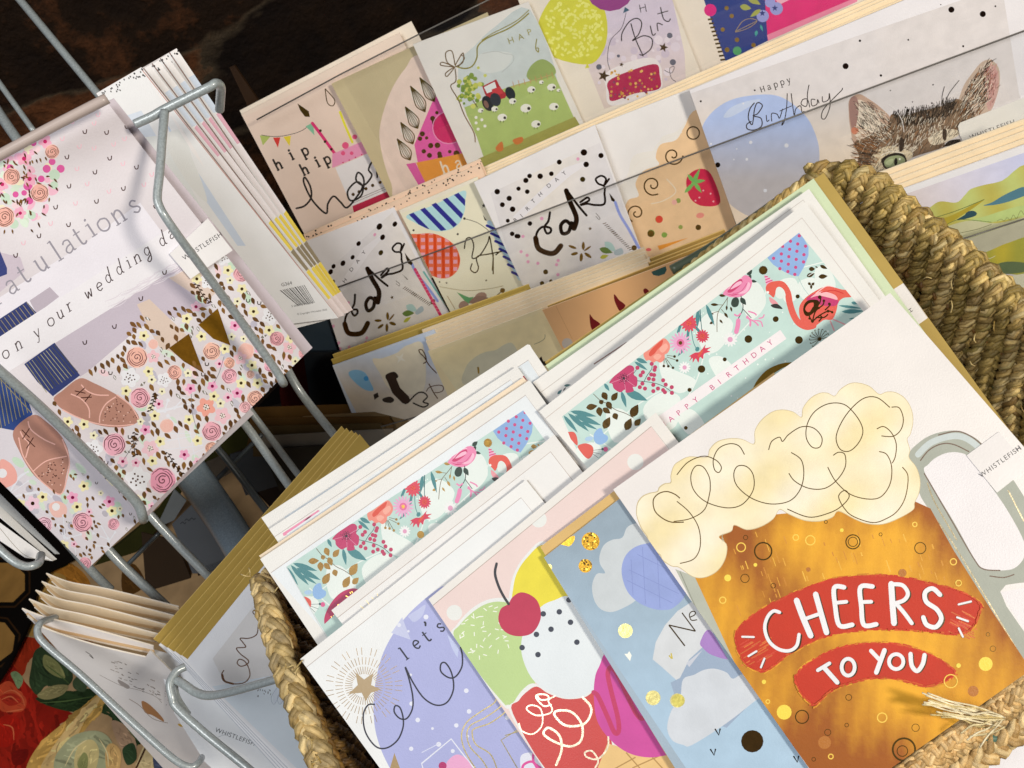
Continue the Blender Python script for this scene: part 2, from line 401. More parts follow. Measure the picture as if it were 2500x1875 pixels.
G('70,1050 110,1040 150,1090 120,1150 90,1100','7d9468'); G('230,900 330,880 420,950 470,1080 400,1150 300,1130 240,1190 190,1120 200,1020','34452b'); G('290,930 380,990 420,1080 340,1060 280,1000','8a8a56')
G('230,1210 400,1180 560,1150 640,1160 680,1220 600,1290 480,1300 340,1270','28391f'); G('470,1100 520,1060 560,1120 540,1170 480,1150','46563a'); G('240,1190 340,1130 440,1130 400,1190 300,1220','93895c')
G('560,1290 640,1220 720,1180 800,1270 860,1380 900,1420 960,1440 880,1520 860,1600 800,1500 740,1400 700,1300 620,1310','2d4026')
G('170,1659 260,1500 420,1360 560,1240 640,1180 700,1200 560,1400 420,1560 340,1700 200,1750','c49a52'); G('260,1659 420,1420 600,1220 640,1230 480,1450 360,1659','d6b47a')
G('350,1620 420,1500 500,1440 620,1420 700,1460 740,1540 760,1640 740,1800 400,1800','a9ab86'); G('480,1600 520,1500 600,1480 640,1560 600,1700 500,1700','c9b880'); G('500,1640 540,1560 570,1600 550,1700','8c8f5a')
G('720,1360 800,1380 860,1450 880,1540 820,1560 760,1500','b49376'); G('790,1540 860,1500 880,1600 820,1640','33482e'); G('680,1560 720,1500 780,1560 760,1700 700,1750','d0a86c')
G('880,1640 960,1450 990,1440 1100,1560 1160,1700 900,1800','d8c190'); s.line('870,1680 975,1450', 12, '4a2f20', 'c', smooth=False)
G('1000,1500 1060,1470 1130,1500 1180,1560 1230,1640 1200,1740 1060,1760 1000,1680 985,1580','4b5168'); G('1060,1560 1110,1540 1170,1600 1140,1700 1070,1700','c98f3c')
for i in range(12):
    a = i*.52; s.line([(1105,1620),(1105+60*math.cos(a),1620+60*math.sin(a))], 6, 'e0b25a', 'c', smooth=False)
for P in ('20,1180 80,1160 140,1200 160,1260','10,1220 70,1200 120,1240','40,1300 100,1290 150,1280','20,1380 80,1400 90,1480'): s.line(P, 9, 'd26a44', 'c', taper=True)
for P in ('260,1240 420,1230 600,1200','300,1000 380,1060 450,1120','600,1280 700,1240','760,1290 820,1400 880,1480'): s.line(P, 7, '566b3c', 'c', taper=True)
for P in ('420,1650 480,1540 560,1480','640,1470 690,1560 700,1650'): s.line(P, 8, 'e0cf9c', 'c', taper=True)
s.done('floral printed tablecloth with red blooms and green leaves under the wire rack', 'tablecloth')
# black mat with tan octagons
s = Sheet('patterned_mat', '-800,1000 300,1200 215,1345 120,1395 84,1455 76,1511 53,1560 23,1621 -5,1665 -300,1900 -800,2000', TP.k(-.012), '0d0805', .003, 'c')
s.clip('-800,1000 60,1180 84,1455 60,1545 -20,1665 -300,1880 -800,1900')
s.fr('P8')
for cx, cy, a in ((45,1075,0),(-60,1640,8),(-470,1330,5),(-330,760,3)):
    for k_, c in ((1.28,'3a2410'),(1.19,'0f0a06'),(1.0,'a3793f')):
        s.poly([(cx+210*k_*math.cos(R_(22.5+45*i+a)), cy+205*k_*math.sin(R_(22.5+45*i+a))) for i in range(8)], c, 'c')
s.clip()
s.done('black mat with large tan octagons at the left edge of the table', 'mat')
# ================================================================== woven seagrass basket
class Tubes:
    def __init__(s): s.V = []; s.F = []; s.Cc = []
    def tube(s, P, r, col, n=7, cap=True, flat=1.0):
        rr = r if isinstance(r, list) else [r]*len(P)
        i0 = len(s.V); m = len(P); up = None
        for i, p in enumerate(P):
            t = (P[min(m-1, i+1)]-P[max(0, i-1)]).normalized()
            if up is None: up = t.orthogonal().normalized()
            up = (up-t*up.dot(t)).normalized(); sd = t.cross(up)
            for j in range(n):
                a = 2*math.pi*j/n; s.V.append(p+up*(rr[i]*math.cos(a))+sd*(rr[i]*flat*math.sin(a))); 
                c = hx(col(i/m, j) if callable(col) else col); s.Cc.append((*c, 1))
        for i in range(m-1):
            for j in range(n):
                k = (j+1) % n; s.F.append([i0+i*n+j, i0+i*n+k, i0+(i+1)*n+k, i0+(i+1)*n+j])
        if cap: s.F.append([i0+j for j in range(n)][::-1]); s.F.append([i0+(m-1)*n+j for j in range(n)])
        return s
    def build(s, name, mat='b', parent=None, origin=None, smooth=True):
        me = bpy.data.meshes.new(name)
        o0 = origin if origin is not None else sum(s.V, Vector())/len(s.V)
        me.from_pydata([v-o0 for v in s.V], [], s.F); me.materials.append(MATS[mat])
        at = me.color_attributes.new('Col', 'FLOAT_COLOR', 'POINT'); at.data.foreach_set('color', [x for c in s.Cc for x in c])
        if smooth: me.polygons.foreach_set('use_smooth', [True]*len(me.polygons))
        o = bpy.data.objects.new(name, me); sc.collection.objects.link(o)
        if parent: o.parent = parent; o.location = o0-parent.location
        else: o.location = o0
        return o
def P3(u, v, d): return C+ray(u, v)*d
def resample(P, step):
    out = [P[0]]; acc = 0
    for a, b in zip(P, P[1:]):
        L_ = (b-a).length; t = step-acc
        while t <= L_: out.append(a+(b-a)*(t/L_)); t += step
        acc = (acc+L_) % step
    return out
def smooth3(P, n=8):
    out = []; m = len(P)
    for i in range(m-1):
        p0 = P[max(0, i-1)]; p1 = P[i]; p2 = P[i+1]; p3 = P[min(m-1, i+2)]
        for j in range(n):
            t = j/n; out.append(.5*((2*p1)+(p2-p0)*t+(2*p0-5*p1+4*p2-p3)*t*t+(3*p1-p0-3*p2+p3)*t*t*t))
    out.append(P[-1]); return out
SG = ['b39558','cdb274','9a7f45','dbc590','a58850','7d6234','c2a668','8f8048']
br = random.Random(11)
def braid(T, path, R0, pitch, nrm, cols=SG, strand=.52, wob=.12):
    # three-strand plait: each strand weaves sideways and in depth; made of overlapping leaf-like bundles
    P = resample(path, pitch/10)
    if len(P) < 6: return
    for k in range(3):
        pts_ = []; rad = []
        for i, p in enumerate(P):
            t = (P[min(len(P)-1, i+1)]-P[max(0, i-1)]).normalized(); sd = t.cross(nrm).normalized(); nn = sd.cross(t)
            ph = 2*math.pi*(i/10)/1+k*2*math.pi/3
            lat = math.sin(ph); dep = math.sin(2*ph)
            pts_.append(p+sd*(lat*R0*.62)+nn*(dep*R0*.38)+Vector((br.uniform(-1,1), br.uniform(-1,1), br.uniform(-1,1)))*R0*.04)
            rad.append(R0*strand*(1+.12*math.cos(2*ph)+br.uniform(-.05,.05)))
        base = br.choice(cols); alt = br.choice(cols)
        def cf(t, j, base=base, alt=alt, q=br.random()):
            return mixc(base, alt, .5+.5*math.sin(t*len(P)*.5+q*9+j*2.3))
        # fibres: several parallel straws per strand
        for fb in range(5):
            a = fb*1.257+br.random()*.5; off = []
            for i, p in enumerate(pts_):
                t = (pts_[min(len(pts_)-1, i+1)]-pts_[max(0, i-1)]).normalized(); u1 = t.orthogonal().normalized() if i == 0 else (u1-t*u1.dot(t)).normalized()
                v1 = t.cross(u1); aa = a+i*.18
                off.append(p+(u1*math.cos(aa)+v1*math.sin(aa))*rad[i]*.5)
            b2 = br.choice(cols); g_ = br.uniform(.68, 1.22)
            T.tube(off, [x*.5 for x in rad], (lambda t, j, b2=b2, cf=cf, g_=g_: tuple(v*g_ for v in mixc(b2, cf(t, j), .4))), 6, True)
basket = bpy.data.objects.new('woven_basket', None); sc.collection.objects.link(basket); basket.location = P3(1900,1300,.46)
tag(basket, 'woven seagrass basket with braided rim and green wire frame, holding the large front cards', 'basket')
nc = -fwd
def pp(P): return smooth3([P3(*p) for p in P], 8)
# rim: back edge, then the right edge
T = Tubes(); braid(T, pp([(1600,728,.452),(1680,668,.45),(1751,610,.448),(1850,538,.445),(1930,477,.442),(1985,436,.44)]), .0046, .017, nc); T.build('rim', 'b', basket)
T = Tubes(); braid(T, pp([(1975,428,.438),(2020,420,.436),(2062,434,.434),(2100,458,.432)]), .0064, .019, nc); T.build('rim', 'b', basket)
rimR = [(2062,425,.434),(2130,450,.43),(2180,492,.426),(2240,540,.422),(2300,585,.416),(2360,635,.41),(2420,690,.405),(2480,742,.40),(2560,805,.395),(2640,870,.39)]
T = Tubes(); braid(T, pp([(u-6,v-4,d-.004) for u, v, d in rimR[3:]]), .0058, .0175, nc); T.build('rim', 'b', basket)
T = Tubes(); T.tube(pp([(u+4,v+8,d+.004) for u, v, d in rimR]), .0035, '55604f', 8); T.build('frame_wire', 's', basket)
T = Tubes(); T.tube(pp([(2520,700,.43),(2488,775,.437),(2448,865,.447),(2400,985,.462)]), .0027, '46543f', 10); T.build('frame_wire', 's', basket)
T = Tubes(); T.tube(pp([(1640,660,.455),(1760,590,.452),(1990,430,.444),(2040,415,.44),(2090,440,.436)]), .003, '55604f', 8); T.build('frame_wire', 's', basket)
# rim wraps and the plaits of the right wall
path = smooth3([Vector((u, v, d)) for u, v, d in rimR], 10); path = resample(path, 43)
for i, q in enumerate(path[:-1]):
    u, v, d = q
    L_ = 190+i*20
    a = (u, v-8, d-.007); pth = [(u+24, v+22, d+.012), (u+14, v-12, d-.004), a, (u-16, v+34, d-.002), (u-26, v+80, d+.008)]
    k = 4+(i % 2)
    pth += [(u-32-j*17*(1+i*.03)-br.uniform(-9,9), v+80+j*L_/4.2, d+.012+j*.013) for j in range(1, k+1)]
    T = Tubes(); braid(T, pp(pth), .0048, .0165, nc, cols=SG if i % 3 else ['9c8448','86703a','ab9255','74612f'])
    T.build('plait', 'b', basket)
# horizontal weavers deeper in the wall and a dark sheet painting the shade in the gaps
for j in range(9):
    dv = 120+j*62; T = Tubes()
    braid(T, pp([(u-24-j*13, v+dv, d+.016+j*.0135) for u, v, d in rimR]), .0042, .013, nc, cols=['6d4a1e','7e5926','5d4020','8a6430']); T.build('weaver', 'b', basket)
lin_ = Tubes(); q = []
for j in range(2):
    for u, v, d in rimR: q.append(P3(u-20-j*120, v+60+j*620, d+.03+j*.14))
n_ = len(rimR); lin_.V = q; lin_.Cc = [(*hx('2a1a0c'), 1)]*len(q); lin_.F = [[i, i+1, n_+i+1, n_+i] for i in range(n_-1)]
lin_.build('gap_shade_sheet', 'c', basket)
# left rim
Lr = [(636,1412,.415),(648,1450,.405),(660,1510,.395),(680,1575,.388),(700,1640,.382),(728,1715,.376),(756,1790,.371),(785,1860,.367),(820,1940,.362)]
T = Tubes(); braid(T, pp(Lr), .0064, .0200, nc, cols=['a68c5a','bfa572','8d7648','cfb88a','77623c','b09a6a']); T.build('rim', 'b', basket)
T = Tubes(); braid(T, pp([(u+22,v+4,d+.006) for u, v, d in Lr]), .0052, .016, nc, cols=['8a6630','7a5828','9c7a3c']); T.build('rim', 'b', basket)
T = Tubes(); T.tube(pp([(u+10,v,d+.003) for u, v, d in Lr]), .003, '4d5a4a', 8); T.build('frame_wire', 's', basket)
for j in range(13):
    u, v, d = 655+j*15.5, 1450+j*40, .41-j*.0035; T = Tubes()
    braid(T, pp([(u-12,v,d),(u+30,v+12,d+.004),(u+75,v+45,d+.02),(u+120,v+90,d+.045)]), .0042, .013, nc, cols=['6d4f24','5d4320','8a6a34','4a3418']); T.build('plait', 'b', basket)
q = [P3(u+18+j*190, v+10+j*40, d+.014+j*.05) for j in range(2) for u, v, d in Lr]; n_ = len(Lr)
lin_ = Tubes(); lin_.V = q; lin_.Cc = [(*hx('2a1a0c'), 1)]*len(q); lin_.F = [[i, i+1, n_+i+1, n_+i] for i in range(n_-1)]; lin_.build('gap_shade_sheet', 'c', basket)  # second dark sheet, paints gap shade behind the left rim
# front right rim (under the beer card) with frayed straws
Fr_ = [(2080,1990,.345),(2180,1905,.342),(2280,1830,.339),(2380,1762,.337),(2480,1690,.335),(2600,1610,.333)]
T = Tubes(); braid(T, pp(Fr_), .0060, .017, nc, cols=['b8935a','cdab74','9a7640','d8bb86']); T.build('rim', 'b', basket)
for j in range(17):
    u, v = 2130+j*24, 1925-j*17.5; T = Tubes()
    braid(T, pp([(u+20,v-34,.348),(u+4,v-6,.336),(u-2,v+22,.333),(u+8,v+60,.337)]), .0040, .0125, nc, cols=['c29c64','d8ba88','a98450','cbaa74']); T.build('wrap', 'b', basket)
T = Tubes(); braid(T, pp([(u+42,v+58,d+.004) for u, v, d in Fr_]), .0062, .018, nc, cols=['b8935a','cdab74','9a7640','e0c896']); T.build('rim', 'b', basket)
s = Sheet('paper_sheet', '2330,1960 2440,1835 2620,1740 2700,2000', PL((2380,1950,.39),(2600,1750,.40),(2620,1990,.385)), 'd9d6dc', .0008); s.done('white paper corner under the basket rim at the lower right of the picture', 'paper')
T = Tubes(); T.tube(pp([(2395,1800,.340),(2440,1800,.339),(2480,1765,.339)]), .0022, '4d6a5c', 8); T.build('frame_wire', 's', basket)
T = Tubes()
for i in range(24):
    x0, y0 = 2440+br.uniform(-14,14), 1760+br.uniform(-16,16); x1, y1 = (2255+br.uniform(-6,26), 1692+br.uniform(-4,30)) if i < 12 else ((2270+br.uniform(0,80), 1742+br.uniform(-8,12)) if i < 20 else (2340+br.uniform(-20,60), 1790+br.uniform(-10,40)))
    if i > 25: x1, y1 = 2450+br.uniform(-10,80), 1850+br.uniform(0,60)
    T.tube(smooth3([P3(x0,y0,.326), P3((x0*2+x1)/3,(y0*2+y1)/3+br.uniform(-8,8),.318), P3((x0+2*x1)/3,(y0+2*y1)/3+br.uniform(-6,6),.315), P3(x1,y1,.315)], 5), .00036, br.choice(['d8c89c','c7b27c','e3d6b4']), 5)
for i in range(34):
    q_ = br.choice(rimR[:-1]); u, v, d = q_[0]+br.uniform(-60,40), q_[1]+br.uniform(-10,220), q_[2]-.006
    if i < 16: q_ = br.choice(Lr); u, v, d = q_[0]+br.uniform(-26,26), q_[1]+br.uniform(-20,20), q_[2]-.007
    a = br.uniform(0,6.28); l = br.uniform(12,38)
    T.tube(smooth3([P3(u,v,d), P3(u+l*.5*math.cos(a)+br.uniform(-5,5),v+l*.5*math.sin(a)+br.uniform(-5,5),d-.003), P3(u+l*math.cos(a),v+l*math.sin(a),d-.001)], 4), .00035, br.choice(['b39a62','a08448','c4ad76','8f7440']), 4)
T.build('loose_straws', 'b', basket)['kind'] = 'stuff'
GAIN[0] = .85
# ================================================================== cards in the basket
PB = PL((1497,1195,.362),(2173,715,.362),(2041,1970,.322))
WH = 'e9e7e4'
rnd = random.Random(4)
def deboss(s, P, col='b9aba3', w=2.2):
    s.line(P, w*s.fr_[2], col, smooth=False); return s
# ---- kraft envelope at the very back
def kraft():
    s = Sheet('envelope', '1330,884 2011,422 2660,1320 1990,1830', PB.k(0.0743), 'b59a55', .0012, 'e', 'd3ba74')
    s.fr('F').poly('1340,248 1435,188 1592,412 1500,478', 'e3dedb')
    s.sans('H', 1462, 358, 40, 57, '2a2725')
    s.line('1435,188 1592,412', 5, 'cfc8c4', smooth=False)
    s.done('large gold kraft envelope at the very back of the basket, white band showing an H', 'envelope')
kraft()
s = Sheet('greeting_card', '1332,892 1986,436 2640,1340 1970,1800', PB.k(0.0671), 'cddcb8', .0010, 'p', 'dcd9b0')
s.done('pale green card edge between the gold kraft envelope and the white cards in the basket', 'greeting card')
s = Sheet('greeting_card', '638,1264 1280,846 1287,841 1294,842 1298,850 1560,1235 1030,1660 900,1640', PB.k(0.0616), WH, .0010, 'p', 'efe2d2')
s.clip('800,1508 1290,843 1560,1235 1000,1600')
s.clip()
s.poly('694,1262 1289,880 1420,1080 830,1480', 'dfe7ee', 'w')  # shimmer inside the frame, painted as flat pale blue
deboss(s, '661,1291 1290,879 1420,1075', 'b7b2b0', 1.6)
s.done('white card with a rounded corner and painted pale blue shimmer, rearmost left in the basket', 'greeting card')
# ---- flamingo artwork shared by several cards (in the photo coordinates of the big flamingo card)
def flam(s, donut=False):
    s.fr('S').poly('1372,1017 1951,568 2120,775 2300,1010 1560,1440', 'bfd9d4', 'w')
    W = 'e3ebe8'
    for P in ('1395,1110 1440,1080 1470,1100 1430,1150','1480,1010 1520,1000 1560,1050 1500,1080','1570,1000 1610,960 1660,970 1650,1040 1600,1050','1610,880 1640,900 1700,930 1660,960 1620,930',
              '1700,800 1740,760 1790,790 1760,850 1720,860','1800,700 1850,690 1870,740 1830,780','1900,690 1940,680 1950,720 1920,740','1990,660 2020,650 2040,700 2000,710','1950,690 1990,680 2010,730 1960,730','1730,880 1760,870 1790,900 1760,930','1650,1010 1690,1000 1720,1040 1680,1060'):
        s.blob(P, W, 'p')
    for P in ('1400,1130 1540,1000 1640,940','1660,1000 1700,930 1720,860','1930,660 2010,640','1790,830 1850,760 1880,680','1440,1060 1500,1100'): s.line(P, 3, W)
    r = random.Random(8)
    for i in range(90):
        u, v = r.uniform(1600,2080), r.uniform(760,1120)
        s.disc(u, v, r.uniform(1.2,2.6), 'e8f0ee', n=6)
    T = '47848a'
    s.fr('P2')
    for a in ((1550,885,1805,935,52),(1485,925,1622,1092,42),(1528,903,1732,1082,50),(1590,925,1848,1020,58),(1648,985,1812,1062,32)): s.leaf(*a, T)
    s.blob('1780,1100 1810,1060 1850,1050 1870,1100 1910,1125 1905,1170 1850,1205 1800,1195 1775,1150', '8db3e2'); s.ell(1730,1150,40,22,-10,'a9c8e6')
    s.blob('1515,1095 1550,1082 1590,1090 1615,1140 1617,1215 1560,1160', 'd9594e'); s.blob('1620,1225 1660,1200 1710,1196 1760,1220 1773,1265 1755,1320 1715,1342 1660,1290', 'd9594e')
    for P in ('1770,1262 1860,1250','1770,1280 1850,1300','1765,1295 1820,1335'): s.line(P, 4, '2c4a50')
    s.disc(1890,1252,24,'d95c90'); s.disc(1860,1250,12,'31535c')
    B = '5b4522'
    s.line('1772,718 1850,790 1905,810 1985,870 2080,905 2160,948', 6, B)
    for a in ((1757,842,112,62,-10),(1883,740,90,62,60),(1978,742,100,60,-55),(1850,795,52,48,-30),(1925,830,90,60,60),(1832,890,95,66,80),(1900,880,90,56,35),(1985,935,72,60,65),(1902,997,130,76,-62),(2170,880,140,84,-62),(2110,1010,130,76,-65),(2200,990,90,60,-50)): s.oleaf(*a, B, 'f')
    s.fr('Q5')
    for a in ((1395,1248,1505,1290,44),(1378,1275,1505,1358,34),(1088,1485,1137,1560,34),(1290,1560,1505,1652,80),(1252,1560,1300,1720,42)): s.leaf(*a, T)
    s.blob('1135,1480 1160,1440 1200,1400 1260,1350 1330,1310 1375,1335 1372,1400 1404,1430 1405,1500 1385,1520 1362,1520 1370,1560 1300,1575 1285,1545 1240,1572 1180,1535 1165,1490', 'bd3568', n=4)
    for P in ('1275,1435 1150,1482','1275,1435 1295,1560','1275,1435 1385,1515','1275,1435 1380,1360'): s.line(P, 5, 'd985a4')
    for i in range(40):
        a = i*2.4; rr = 12+46*math.sqrt(i/40)*((i % 3+2)/4); s.disc(1275+rr*math.cos(a), 1435+rr*math.sin(a), 5, '3a1430', n=5)
    s.disc(1275,1435,14,'30142a')
    s.line('1405,1460 1480,1468 1560,1480 1640,1505 1700,1540 1745,1577', 6, '2c4a50'); s.line('1470,1470 1500,1410 1545,1345 1545,1300', 6, '2c4a50'); s.line('1370,1390 1407,1340', 5, '2c4a50')
    s.discs('1407,1335 1460,1378 1438,1408 1545,1297 1578,1330 1572,1355 1540,1400 1568,1405 1518,1440 1562,1448 1655,1455 1680,1497 1738,1522 1740,1577 1672,1570 1655,1550 1560,1500 1560,1560 1480,1535 1430,1522 1455,1487 1605,1535', 20, 'bb3560')
    s.blob('1465,1200 1520,1160 1590,1100 1660,1050 1710,1090 1722,1140 1700,1190 1670,1210 1670,1250 1630,1285 1590,1270 1560,1285 1520,1260 1490,1265', 'e98c7d', n=4)
    s.blob('1520,1190 1580,1120 1650,1065 1640,1120 1600,1160 1570,1200 1530,1225', 'd9503f'); s.blob('1620,1150 1680,1100 1700,1140 1650,1190', 'f0aa9a'); s.blob('1560,1230 1600,1200 1640,1220 1600,1260', 'f0aa9a')
    s.line('1690,1215 1765,1225', 5, B); s.line('1690,1230 1790,1265', 5, B); s.line('1680,1240 1750,1335', 5, B); s.line('1675,1245 1705,1318', 5, B); s.line('1665,1245 1662,1318', 5, B)
    s.discs('1765,1226 1790,1265 1750,1335 1705,1320 1662,1318', 13, B, 'f')
    for P in ('1820,930 1800,990','1900,960 1890,1060','1955,930 2010,990','1990,790 1985,870'): s.line(P, 26, T)
    s.line('1925,960 1945,1080 1975,1150', 7, T); s.line('2012,780 2020,890 2030,990', 7, '2f666e'); s.leaf(1870,1130,1795,1225,30,T); s.ell(1985,1155,20,24,30,T)
    s.flower(1822,1095,108,17,'e3a6cb','c98aae',.1,rot=.3,depth=.45); s.disc(1822,1095,38,'dd6f9f'); s.disc(1822,1095,18,'8a6a30','f')
    s.flower(1905,905,86,14,'d6455a','e0583a',.3,depth=.3,dots='c03050'); s.flower(2035,1030,66,14,'cf3a55','d9513a',.4,depth=.3,dots='b02848')
    s.blob('1905,1225 1960,1190 2010,1180 2065,1110 2060,1145 2120,1135 2080,1165 2110,1180 2050,1200 2040,1250 2010,1230 1995,1285 1970,1245 1940,1285 1940,1240 1908,1270 1925,1230', 'cf3552', n=3)
    s.line('2000,1220 2030,1170', 22, 'd9513a')
    s.flower(1858,1335,44,12,'e8e4ea',None,depth=.3); s.disc(1858,1335,18,'e0a8c8')
    s.fr('P5')
    D = '22382f'
    s.leaf(490,1150,540,1102,46,D); s.leaf(500,1160,530,1185,50,D); s.leaf(525,1205,585,1218,28,D)
    s.blob('255,1335 300,1270 360,1210 430,1165 490,1155 535,1200 530,1260 500,1310 430,1360 340,1365 290,1350', 'e888b2', n=5)
    for P, c in (('300,1310 350,1240 430,1190 440,1230 380,1290 330,1320','c9366e'),('330,1290 380,1230 430,1210 430,1240','f2b9d2'),('400,1330 470,1290 500,1220 520,1250 480,1320','f2b9d2'),('290,1330 340,1340 420,1330 350,1350','c9366e')): s.blob(P, c)
    s.line('350,1330 430,1310 490,1230', 7, 'd0528a'); s.line('310,1290 380,1200 440,1180', 7, 'f4cadc')
    s.blob('335,1430 350,1380 390,1365 412,1400 400,1450 360,1462', D); s.leaf(425,1370,480,1440,50,D)
    s.line('430,1350 450,1470 400,1580', 8, D); s.line('450,1480 530,1565', 7, D)
    P_ = 'e589b6'
    for P, w_ in (('405,1590 400,1640 385,1700',44),('365,1530 400,1545 430,1520',16),('490,1550 520,1590 520,1640',18),('480,1560 560,1600 600,1640',14),('500,1500 560,1520 580,1540',14),('600,1570 640,1560 655,1530',12),('560,1590 620,1600 640,1650',12)): s.line(P, w_, P_)
    G = '6a522a'
    s.line('305,1365 270,1420 215,1500 200,1580 200,1700', 6, G); s.line('255,1440 180,1437', 5, G); s.line('300,1370 295,1470', 5, G); s.line('215,1500 140,1525', 5, G); s.line('240,1480 290,1540', 5, G)
    for a in ((252,1350,66,28,8),(178,1437,80,28,3),(140,1525,60,24,5),(293,1470,50,20,90),(337,1482,52,20,75),(288,1540,62,26,55),(240,1600,50,20,50),(150,1610,50,26,-30)): s.oleaf(*a, G, 'f')
    s.leaf(95,1435,175,1640,40,T); s.line('35,1480 40,1600', 10, '2f666e'); s.leaf(15,1490,10,1659,40,T)
    s.poly('990,742 1040,805 1082,880 1082,960 1040,1070 985,1165 920,1155 830,1110 740,1050 685,985 800,890 900,812', '8fb0e0', 'w')
    s.discs('993,773 908,825 832,875 978,852 1053,873 900,903 970,922 1038,955 820,948 745,990 892,974 963,1000 1034,1025 820,1017 887,1047 958,1077 806,1090 883,1118 950,1145', 16, 'c9447e')
    s.line('985,1175 1030,1270 1090,1350', 5, 'a9c6c4')
    s.poly('655,1145 742,1216 676,1254', 'f0aacb'); 
    for P in ('657,1170 690,1165','664,1198 712,1180','668,1225 735,1200'): s.line(P, 10, 'd0407c')
    s.flower(645,1105,44,16,'6f5424','7d6028',.5,'f',depth=.12)
    O = 'df5a4c'
    s.line('735,1250 770,1240 830,1246 880,1320 900,1420 935,1530 985,1610 1060,1650 1130,1640', 62, O)
    s.blob('672,1260 700,1228 745,1212 795,1222 800,1265 770,1290 762,1330 745,1368 715,1345 690,1325 672,1300', O)
    s.blob('770,1285 800,1265 840,1290 860,1340 850,1370 800,1380 765,1350', 'dfe8e4')
    s.disc(690,1318,12,'f2f2f2'); s.blob('702,1365 730,1375 775,1410 790,1440 740,1435 712,1410', 'e79aa4'); s.blob('720,1440 780,1430 832,1475 800,1477 740,1465', '20201f')
    s.blob('990,1500 1005,1430 1060,1365 1140,1310 1220,1270 1290,1262 1400,1290 1450,1300 1500,1360 1420,1372 1370,1415 1350,1500 1310,1580 1230,1585 1150,1640 1050,1660 1010,1600', O, n=5)
    s.blob('1060,1390 1150,1330 1260,1350 1370,1400 1330,1450 1200,1440', 'c2306e'); s.blob('1100,1370 1200,1310 1330,1340 1360,1390 1280,1370 1180,1350', 'f1b6bd')
    s.line('1150,1330 1250,1260 1320,1265', 8, 'f4cfd0'); s.line('1200,1320 1320,1300 1420,1330', 10, 'cf2f2a')
    s.blob('1030,1480 1050,1420 1100,1390 1180,1400 1170,1470 1100,1540 1050,1540', '5a3d18', 'f'); s.blob('1050,1480 1080,1430 1130,1420 1120,1480 1080,1510', O)
    for P in ('1120,1600 1090,1540 1130,1460','1120,1600 1150,1500 1220,1440 1230,1400','1120,1600 1190,1540 1270,1500 1310,1510','1150,1560 1230,1560 1270,1530','1200,1360 1190,1420 1150,1460','1240,1490 1290,1440 1280,1420','1180,1600 1210,1560 1190,1540'): s.line(P, 13, '5d431c', 'f')
    s.discs('1120,1598,15 1092,1570,12 1190,1365,18 1230,1400,13 1280,1430,12 1310,1510,12 1270,1500,14 1180,1470,12', 12, '5d431c', 'f')
    s.line('1310,1575 1440,1630', 13, 'dd9aa2'); s.line('1290,1590 1330,1690', 13, 'dd9aa2')
    for a in ((1370,1445,1600,1475,26),(1400,1505,1620,1498,44),(1495,1415,1555,1430,30),(1470,1575,1540,1565,14)): s.leaf(*a, T)
    for a in ((1115,1093,62,44,0),(1228,1075,80,34,25),(1102,1150,82,42,-20),(1222,1165,90,46,-5),(1160,1075,30,14,20),(1092,1237,38,28,45),(1126,1237,38,28,-45),(1108,1268,44,24,90)): s.oleaf(*a, G, 'f')
    s.line('1080,1160 1150,1125 1280,1140', 6, W); s.line('1140,1100 1200,1105 1280,1140', 6, W)
    s.discs('977,1358,20 765,1577,28', 20, '5f481f', 'f')
    s.fr('F').discs('440,547,25 765,553,25 288,678,13 139,740,24 62,874,13 38,1118,12 617,418,18', 20, '5f481f', 'f')
    s.flower(323,550,48,12,'e9ebec',None,depth=.35); s.disc(323,550,17,'dd9fc0'); s.flower(30,730,40,12,'e9ebec',None,depth=.35); s.disc(30,730,14,'dd9fc0')
    for i in range(11):
        a = math.pi*(.75+i*.12); s.line([(898,548),(898+62*math.cos(a-.06),548+62*math.sin(a-.06)),(898+62*math.cos(a+.1),548+62*math.sin(a+.1))], 4, '6b5a30', 'f')
    s.disc(898,548,12,'5f481f','f')
    s.blob('470,875 495,815 560,745 650,705 725,700 640,745 560,800 520,850', 'a5802e', 'f')
    s.poly('645,488 685,545 -160,1146 -200,1088', 'ece6ea')
    a0 = math.degrees(math.atan2(833-1034, 1888-1629)); 
    for i, ch in enumerate('HAPPY BIRTHDAY'):
        if ch != ' ':
            x = 600-(13-i)*53.2; y = 575+(13-i)*40.9
            s.sans(ch, x-22, y+18, 50, a0, 'c23a78')
    s.fr('Q5').discs('2025,1347,36 1910,1548,20', 20, '5f481f', 'f')
# ---- white1 (behind the flamingo card)
s = Sheet('greeting_card', '1301,933 1975,461 2600,1340 1960,1760', PB.k(0.0556), WH, .0010, 'p', 'eadccb')
deboss(s, '1319,959 1961,488 2300,960', 'c3bcb6', 1.6)
s.fr('P2').leaf(1425,722,1470,675,26,'3f7076'); s.leaf(1480,690,1510,650,14,'4a4a48'); s.leaf(1490,640,1555,630,26,'3f6a6c'); s.fr('S').line('1450,889 1530,836', 3, '8a6a60', smooth=False)
s.done('plain topped white card standing just behind the big flamingo birthday card', 'greeting card')
